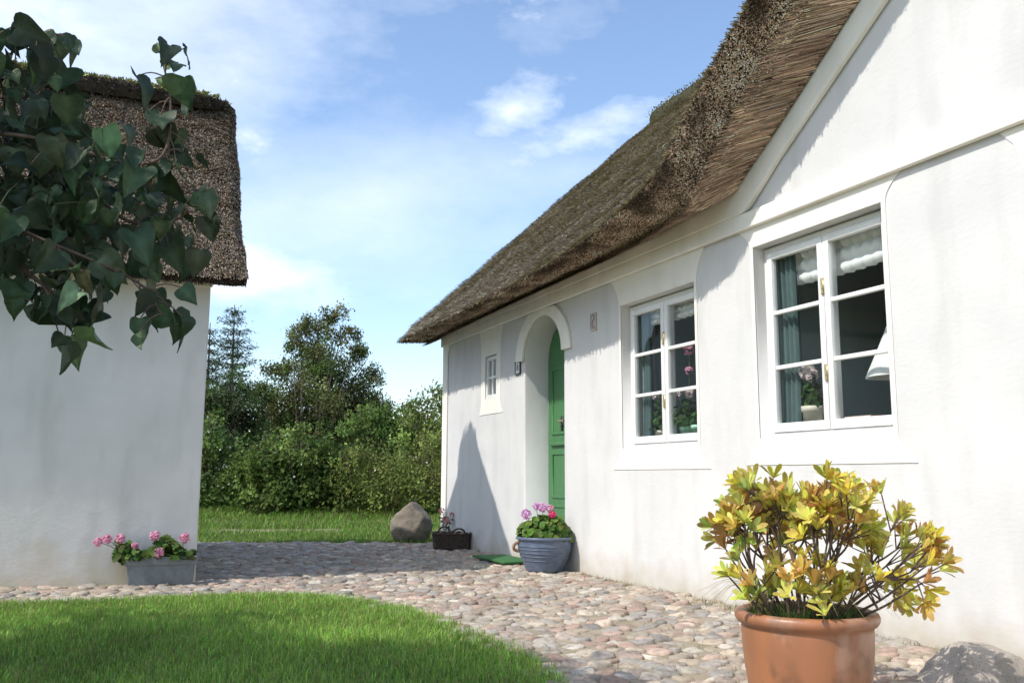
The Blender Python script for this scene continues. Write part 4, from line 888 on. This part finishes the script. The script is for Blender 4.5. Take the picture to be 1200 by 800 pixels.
# terracotta pot with the yellow leaved shrub
t = thing('terracotta_pot', (1.085, 3.46, .03), 'large terracotta pot holding a bushy shrub of yellow and bronze leaves', 'flower pot')
lathe('pot_body', [(0, .0), (.185, .0), (.20, .012), (.212, .06), (.224, .14), (.231, .22), (.233, .28), (.232, .292), (.246, .298), (.254, .311), (.256, .324), (.250, .337), (.236, .342), (.222, .336), (.214, .318), (.210, .29), (0, .285)], M['terra'], t, 96, warp=.006)
lathe('soil', [(0, .315), (.1, .312), (.215, .30)], M['soil'], t, 40)
def shrub():
    def fit(e): return np.array([min(max(e[0], -.32 + .05 * rng.random()), .50), e[1], e[2]])
    st = Soup(); sp = Soup(); tips = []
    for i in range(15):
        a = i * 2.399 + .5; r0 = .03 + .07 * rng.random(); base = np.array([math.cos(a) * r0, math.sin(a) * r0, .29])
        L = rng.uniform(.34, .475); el = rng.uniform(.55, 1.45); d = np.array([math.cos(a) * math.cos(el), math.sin(a) * math.cos(el), math.sin(el)])
        e = fit(base + d * L * .62); tube(st, curve_pts([base, (base + e) / 2 + rng.normal(0, .012, 3), e], 10), .0075, .0045, 6)
        for j in range(3):
            d2 = unit(d + rng.normal(0, .42, 3) + np.array([0, 0, .2])); e2 = fit(e + d2 * L * rng.uniform(.25, .40)); tube(st, curve_pts([e, (e + e2) / 2 + rng.normal(0, .008, 3), e2], 8), .0045, .0032, 5)
            for q in range(4):
                d3 = unit(d2 + rng.normal(0, .50, 3) + np.array([0, 0, .2])); e3 = fit(e2 + d3 * rng.uniform(.05, .14)); tube(st, [e2, (e2 + e3) / 2, e3], .0032, .0024, 5); tips.append((e3, d3))
            
    # a few low side shoots leaning out of the pot
    for a, L, z in ((3.3, .30, .10), (2.9, .28, .19), (-.25, .42, .15), (.1, .46, .22), (-.5, .40, .10), (3.6, .26, .03), (-1.2, .20, .05), (-1.7, .20, .06), (-1.45, .17, .13), (-2.1, .22, .1), (-2.6, .26, .08), (-.9, .24, .12), (-1.9, .15, .17)):
        b = np.array([math.cos(a) * .1, math.sin(a) * .1, .30]); e = np.array([math.cos(a) * L, math.sin(a) * L, .36 + z]); e = fit(e); m2 = (b + e) / 2 + np.array([0, 0, -.02]); tube(st, curve_pts([b, m2, e], 12), .006, .003, 5); tips.append((e, unit(e - m2)))
        for q in range(2): e3 = m2 + rand_dir(1)[0] * .07 + np.array([0, 0, .08]); tube(st, [m2, e3], .004, .0025, 5); tips.append((e3, unit(e3 - m2)))
    for i in range(85):
        e, d = tips[rng.integers(len(tips))]; e2 = fit(e + rand_dir(1)[0] * .06 - d * .02); tube(st, [e - d * .06, e2], .0026, .002, 4); tips.append((e2, unit(d + rng.normal(0, .3, 3))))
    pal = [(.74, .62, .09), (.80, .73, .17), (.56, .58, .11), (.66, .44, .10), (.52, .28, .10), (.40, .48, .11)]
    for e, d in tips:
        if e[2] > .95: e = e - np.array([0, 0, e[2] - .91 - .05 * rng.random()])
        k = rng.integers(8, 13); a0 = rng.uniform(0, 6.3); ref = unit(np.cross(d, [.3, .2, .9])); oth = np.cross(d, ref); cb = np.array(pal[rng.choice(6, p=[.28, .26, .18, .12, .05, .11])])
        for q in range(k):
            a = a0 + q * 2.399; up_ = rng.uniform(.7, 2.4); D = unit(ref * math.cos(a) + oth * math.sin(a) + d * up_); L = rng.uniform(.048, .076); S = unit(np.cross(D, d)); N = np.cross(S, D)
            if N @ d < 0: N = -N
            us = np.array([0, .22, .48, .72, .91, 1.0]); ws = np.array([.022, .06, .115, .15, .11, .02]); rows = []
            curl = rng.uniform(-.05, .25); fold = rng.uniform(.15, .5)
            for u_, w_ in zip(us, ws):
                cp = e + D * u_ * L - N * curl * u_ * u_ * L
                for s in (-1, 0, 1): rows.append(cp + (S * s * w_ + N * abs(s) * w_ * fold) * L)
            c = cb * math.exp(rng.normal(0, .2)) * np.exp(rng.normal(0, .08, 3)); cc = np.tile(c, (18, 1))
            if rng.random() < .45: cc[9:] = cc[9:] * .5 + np.array((.40, .18, .07)) * .5
            sp.add(np.array(rows), grid_faces(6, 3), np.clip(cc, .01, .8))
    st.build('stem', M['twig'], t, True); sp.build('foliage', M['glossleaf'], t, True)
    gr = Soup(); k = 1500; a = rng.uniform(0, 6.283, k); r = .205 * np.sqrt(rng.random(k)); blades(gr, np.stack([r * np.cos(a), r * np.sin(a), np.full(k, .30)], 1), rng.uniform(.03, .085, k), rng.uniform(.002, .004, k), tint((.08, .15, .03), k, .25, .1), .7)
    for i in range(26):
        a = rng.uniform(0, 6.283); L = rng.uniform(.18, .36); p0 = np.array([.12 * math.cos(a), .12 * math.sin(a), .31]); tube(gr, curve_pts([p0, p0 + np.array([math.cos(a) * L * .5, math.sin(a) * L * .5, .12]), p0 + np.array([math.cos(a) * L, math.sin(a) * L, .02 + .05 * rng.random()])], 10), .0011, .0005, 3, (.34, .30, .14))
    gr.build('grass_tuft', M['grass'], t)
shrub()
# stones
def rock(name, loc, size, planes, mat, label, seed, amp=.05):
    bm = bmesh.new(); bmesh.ops.create_icosphere(bm, subdivisions=5, radius=1)
    for v in bm.verts:
        c = v.co.copy()
        for n, dd in planes:
            n = Vector(n).normalized(); e = c.dot(n) - dd
            if e > 0: c -= n * e * .93
        c += c.normalized() * amp * (mnoise.fractal(c * 1.6 + Vector((seed, 0, 0)), 1.0, 2.0, 5)) + c.normalized() * amp * .25 * mnoise.noise(c * 9)
        v.co = Vector((c.x * size[0], c.y * size[1], c.z * size[2]))
    for f in bm.faces: f.smooth = True
    me = bpy.data.meshes.new(name); bm.to_mesh(me); bm.free()
    return tag(link(name, me, mat, None, loc), label, 'stone')
rock('boulder', (-1.31, 12.1, .235), (.285, .26, .305), [((-.62, 0, .78), .70), ((.62, -.1, .78), .74), ((0, -1, .45), .80), ((-1, 0, .05), .93), ((0, 0, -1), .80), ((1, 0, .3), .93), ((-.4, -.8, .5), .82)], M['boulder'], 'upright brown granite boulder standing at the far edge of the cobbles', 3.1, .07)
rock('stone', (1.94, 3.93, .025), (.24, .20, .15), [((-.8, 0, .6), .75), ((0, -1, .5), .85), ((.7, 0, .7), .88), ((0, 0, 1), .92)], M['rock'], 'pale rounded fieldstone lying by the wall at the lower right', 8.7, .08)
# basket
kx, ky = hxy(.90, .19)
t = thing('wicker_basket', (kx, ky, .028), 'dark rectangular wicker basket with hooped handles at the farmhouse wall', 'basket', R(2))
def rr_path(w, d, r, k=64):
    an = np.linspace(0, 2 * np.pi, k, endpoint=False); c, s = np.cos(an), np.sin(an); p = 5; f = (np.abs(c) ** p + np.abs(s) ** p) ** (-1 / p); return np.stack([c * f * w / 2, s * f * d / 2], 1), an
sp = Soup()
for i in range(13):
    z = .008 + i * .0125; pth, an = rr_path(.40 + .03 * i / 12, .26 + .02 * i / 12, .05, 96); ph = (np.arange(96) // 4 + i) % 2; pth = pth * (1 + .018 * np.sin(np.arange(96) * math.pi / 4 + i * math.pi))[:, None]
    pth = np.vstack([pth, pth[:1]]); tube(sp, np.column_stack([pth, np.full(97, z)]), .0085, None, 5)
pth, an = rr_path(.435, .285, .05, 80); pth = np.vstack([pth, pth[:1]]); tube(sp, np.column_stack([pth, .172 + .006 * np.sin(np.arange(81) * 1.3)]), .014, None, 6)
box(sp, (-.19, -.12, .0), (.19, .12, .012)); sp.build('basket_body', M['wicker'], t, True)
for xx in (-.085, .085):
    hd = Soup(); yy = -.07 if xx < 0 else -.02; a = np.linspace(0, math.pi, 16); tube(hd, np.stack([xx + .07 * np.cos(a), np.full(16, yy), .165 + (.085 if xx < 0 else .06) * np.sin(a)], 1), .011, .011, 7); hd.build('handle', M['wicker'], t, True)
tan_m = plain('tan_bulb', (.45, .33, .22), .6, (.34, .22, .14), 20)
bulb0 = None
for i in range(10):
    ang = rng.uniform(0, 6.3); p = (kx + rng.uniform(-.15, .15), ky + rng.uniform(-.08, .08), .028 + .145)
    if bulb0 is None:
        bm = bmesh.new(); bmesh.ops.create_icosphere(bm, subdivisions=3, radius=.034)
        for v in bm.verts: v.co *= 1 + .12 * mnoise.noise(v.co * 30); v.co.x *= 1.25
        for f in bm.faces: f.smooth = True
        me = bpy.data.meshes.new('bulb'); bm.to_mesh(me); bm.free(); bulb0 = link('bulb', me, tan_m, None, p); b = bulb0
    else:
        b = bulb0.copy(); COL.objects.link(b); b.location = p
    b.rotation_euler = (rng.uniform(-.3, .3), 0, ang); tag(b, 'small tan bulb lying in the dark wicker basket', 'bulb', 'bulbs heaped in the basket')
fill = boxobj('basket_lining', (-.195, -.12, .012), (.195, .12, .145), M['soil'], t, .01)
# rose at the corner
t = thing('rose_plant', (-.80, 11.29, .01), 'salmon pink flowering plant at the farmhouse corner behind the basket', 'plant')
st = Soup(); sp = Soup()
for x, z in ((-.03, .42), (.02, .30), (.07, .40), (-.06, .2), (.1, .2)):
    tube(st, curve_pts([(0, 0, 0), (x * .5, -.01, z * .5), (x, -.02, z)], 10), .005, .003, 5)
k = 90; P = np.stack([rng.normal(.01, .06, k), rng.normal(-.01, .04, k), rng.uniform(.03, .34, k)], 1); leaf_quads(sp, P, rand_dir(k) + np.array([0, -.6, .6]), rand_dir(k), rng.uniform(.03, .055, k), rng.uniform(.02, .035, k), tint((.075, .12, .035), k, .3, .1))
st.build('stem', M['stalk'], t, True); sp.build('foliage', M['leaf'], t)
for x, z, r in ((-.045, .42, .042), (.01, .31, .052), (.075, .385, .03)): flower_head('flower_head', t, (x, -.03, z), r, SALMON, 36)
# door mat
mt = Soup(); box(mt, (2.12, -.40, .036), (2.96, -.055, .056)); mo = mt.build('door_mat', M['matg'], None); bevel(mo, .004); mo.location = HC; mo.rotation_euler = (0, 0, HROT + R(0)); tag(mo, 'green rectangular door mat on the cobbles at the front door', 'door mat')
# weeds along the wall foot
wd = Soup()
for s, n0, k, h in ((8.2, .14, 90, .10), (8.45, .1, 60, .12), (7.1, .12, 40, .09), (6.2, .12, 120, .07), (5.9, .16, 80, .06), (4.5, .1, 40, .05), (4.0, .1, 30, .05), (9.1, .12, 60, .1), (6.5, .13, 70, .06)):
    P = np.stack([*(np.array(hxy(s, n0))[:, None] + rng.normal(0, .10, (2, k)) * np.array([[.6], [1]])), np.full(k, .01)], 1)
    dd = P[:, :2] - np.array([HC.x, HC.y]); P = P[(dd @ HN) > .02]; k2 = len(P); blades(wd, P, rng.uniform(.3, 1, k2) * h, rng.uniform(.002, .0045, k2), tint((.13, .17, .045), k2, .3, .12), .6)
k = 1400; s = rng.uniform(3.6, 9.5, k); n_ = np.abs(rng.normal(.05, .04, k)) + .02; P = np.column_stack([HC.x + HU[0] * s + HN[0] * n_, HC.y + HU[1] * s + HN[1] * n_, np.full(k, .005)]); blades(wd, P, rng.uniform(.01, .05, k), rng.uniform(.002, .004, k), tint((.16, .15, .06), k, .3, .12), .8)
# moss and blades in the joints of the paving
k = 6000; x = rng.uniform(-4, 2.4, k); y = rng.uniform(3, 11.6, k); dd = np.stack([x, y], 1) - np.array([HC.x, HC.y]); msk = (dd @ HN > .05) & ~lawn_inside(x, y) & (fbm(np.stack([x, y, 0 * x], 1), .9) > .12); x, y = x[msk], y[msk]; k = len(x)
blades(wd, np.stack([x, y, np.full(k, .005)], 1), rng.uniform(.02, .045, k), rng.uniform(.002, .004, k), tint((.12, .14, .05), k, .3, .12), .7)
tag(wd.build('weeds', M['grass']), 'sparse weeds and moss in the cobble joints and along the wall foot', 'weeds', kind='stuff')
# ------------------------------------------------------------------ things behind the window panes (house space -> world)
def hw(s, n, z): p = hxy(s, n); return (p[0], p[1], z)
def blind(s0, s1, zt, zb, label):
    t = thing('window_blind', hw(s0, -.20, zb), label, 'blind', HROT, 'gathered white blinds'); sp = Soup(); nu, nv = 90, 22; G = np.zeros((nu, nv, 3)); uu = np.linspace(0, 1, nu); vv = np.linspace(0, 1, nv)
    G[..., 0] = uu[:, None] * (s1 - s0); G[..., 2] = vv[None] * (zt - zb) - .02 * np.sin(uu * math.pi)[:, None] * (1 - vv)[None]; G[..., 1] = .014 * np.sin(uu * 75)[:, None] * (.6 + .4 * np.cos(vv * 9))[None] - .028 * np.abs(np.sin(vv * math.pi * 3))[None]
    sp.add(G.reshape(-1, 3), grid_faces(nu, nv)); sp.build('cloth', M['cloth'], t, True); c = Soup(); tube(c, [(.01, -.01, -.85), (.02, -.01, 0)], .003, None, 5); c.build('cord', M['cloth'], t)
blind(6.28, 7.33, 2.33, 2.10, 'gathered white blind drawn up in the large near window'); blind(4.53, 5.53, 2.24, 2.10, 'gathered white blind drawn up in the window next to the door')
def potted(s, n, z, pr, ph, mat, fl, spread, label, leafk=90):
    t = thing('potted_geranium', hw(s, n, z), label, 'potted plant', HROT)
    lathe('pot_body', [(0, 0), (pr * .75, 0), (pr * .95, ph * .8), (pr * 1.05, ph * .8), (pr * 1.06, ph), (pr * .95, ph), (pr * .9, ph * .85), (0, ph * .85)], mat, t, 32)
    sp = Soup(); d = rand_dir(leafk); d[:, 2] = np.abs(d[:, 2]); P = np.array([0, 0, ph]) + d * np.array([spread[0], spread[0] * .8, spread[1]]) * rng.uniform(.4, 1, (leafk, 1)); geranium_leaves(sp, P, d + rand_dir(leafk) * .5, rng.uniform(.016, .03, leafk), tint((.06, .12, .035), leafk, .3, .1)); sp.build('foliage', M['leaf'], t)
    for x, zz, r, cc in fl: flower_head('flower_head', t, (x, -.03, zz), r, cc, 40, (x * .4, 0, ph))
    return t
potted(5.14, -.20, 1.092, .058, .15, M['mint'], [(-.09, .395, .045, PALE), (.085, .39, .04, PALE), (.085, .565, .034, PINK), (.09, .725, .045, PINK)], (.13, .22), 'pink geranium in a mint green pot behind the window nearest the door', 150)
potted(5.275, -.20, 1.092, .05, .15, M['mint'], [], (.07, .13), 'small leafy plant in mint green pot, rightmost in the window beside the door', 50)
potted(4.755, -.21, 1.092, .05, .13, M['cream_pot'], [(-.02, .41, .034, PALE)], (.12, .28), 'geranium with a pale bloom behind the left sash nearest the door', 90)
potted(6.52, -.20, 1.112, .065, .185, M['cream_pot'], [(.0, .40, .055, PALE), (.04, .37, .045, PALE)], (.075, .22), 'white geranium in a cream square pot behind the left sash of the large window', 110)
def curtain(s0, s1, z0, z1, label):
    t = thing('curtain', hw(s0, -.155, z0), label, 'curtain', HROT, 'grey green curtains'); sp = Soup(); nu = 70; uu = np.linspace(0, 1, nu); vv = np.linspace(0, 1, 14); G = np.zeros((nu, 14, 3))
    G[..., 0] = (uu * (s1 - s0))[:, None] + .01 * np.sin(vv * 4)[None]; G[..., 2] = (vv * (z1 - z0))[None]; G[..., 1] = (.014 * np.sin(uu * 30) + .008 * np.sin(uu * 15 + 1))[:, None] * (1.1 - .3 * vv)[None]
    sp.add(G.reshape(-1, 3), grid_faces(nu, 14)); sp.build('cloth', M['curtain'], t, True)
    rd = Soup(); tube(rd, [(.0, 0, z1 - z0 + .01), (s1 - s0 + .05, 0, z1 - z0 + .01)], .008, None, 8); rd.build('rod', M['brass'], t, True)
M['curtain'] = plain('grey_green_cloth', (.10, .155, .15), .9, (.08, .125, .122), 8)
curtain(6.265, 6.485, 1.13, 2.32, 'grey green curtain at the left side of the large window'); curtain(4.515, 4.715, 1.11, 2.23, 'grey green curtain at the left side of the window beside the door')
# pleated lamp
t = thing('table_lamp', hw(7.105, -.36, 1.112), 'white table lamp with pleated cone shade behind the large window', 'lamp', HROT)
sp = Soup(); k = 120; an = np.linspace(0, 2 * np.pi, k, endpoint=False); rr = np.where(np.arange(k) % 2, 1.0, .93); prof = np.array([(.065, .64), (.125, .50), (.205, .32)]); V = np.stack([np.outer(np.cos(an) * rr, prof[:, 0]), np.outer(np.sin(an) * rr, prof[:, 0]), np.tile(prof[:, 1], (k, 1)) - .0], -1).reshape(-1, 3); sp.add(V, grid_faces(k, 3, True)); sp.build('lamp_shade', M['cloth'], t)
lathe('lamp_base', [(0, 0), (.06, 0), (.062, .015), (.02, .03), (.014, .1), (.02, .17), (.012, .32), (0, .32)], M['paint'], t, 32)
# books lying on the sill
for s, w_, h_, mm, lb, z_ in ((6.96, .21, .045, 'brownwood', 'brown book lying flat on top of a red one below the lamp', 1.165), (6.93, .16, .052, 'red', 'red book under a brown one on the sill of the large window', 1.1125)):
    t = thing('book', hw(s, -.19, z_), lb, 'book', HROT); boxobj('cover', (-w_ / 2, -.05, 0), (w_ / 2, .05, h_), M[mm], t, .002); boxobj('page_block', (-w_ / 2 + .004, -.053, .005), (w_ / 2 - .004, .04, h_ - .005), M['cloth'], t, .001)
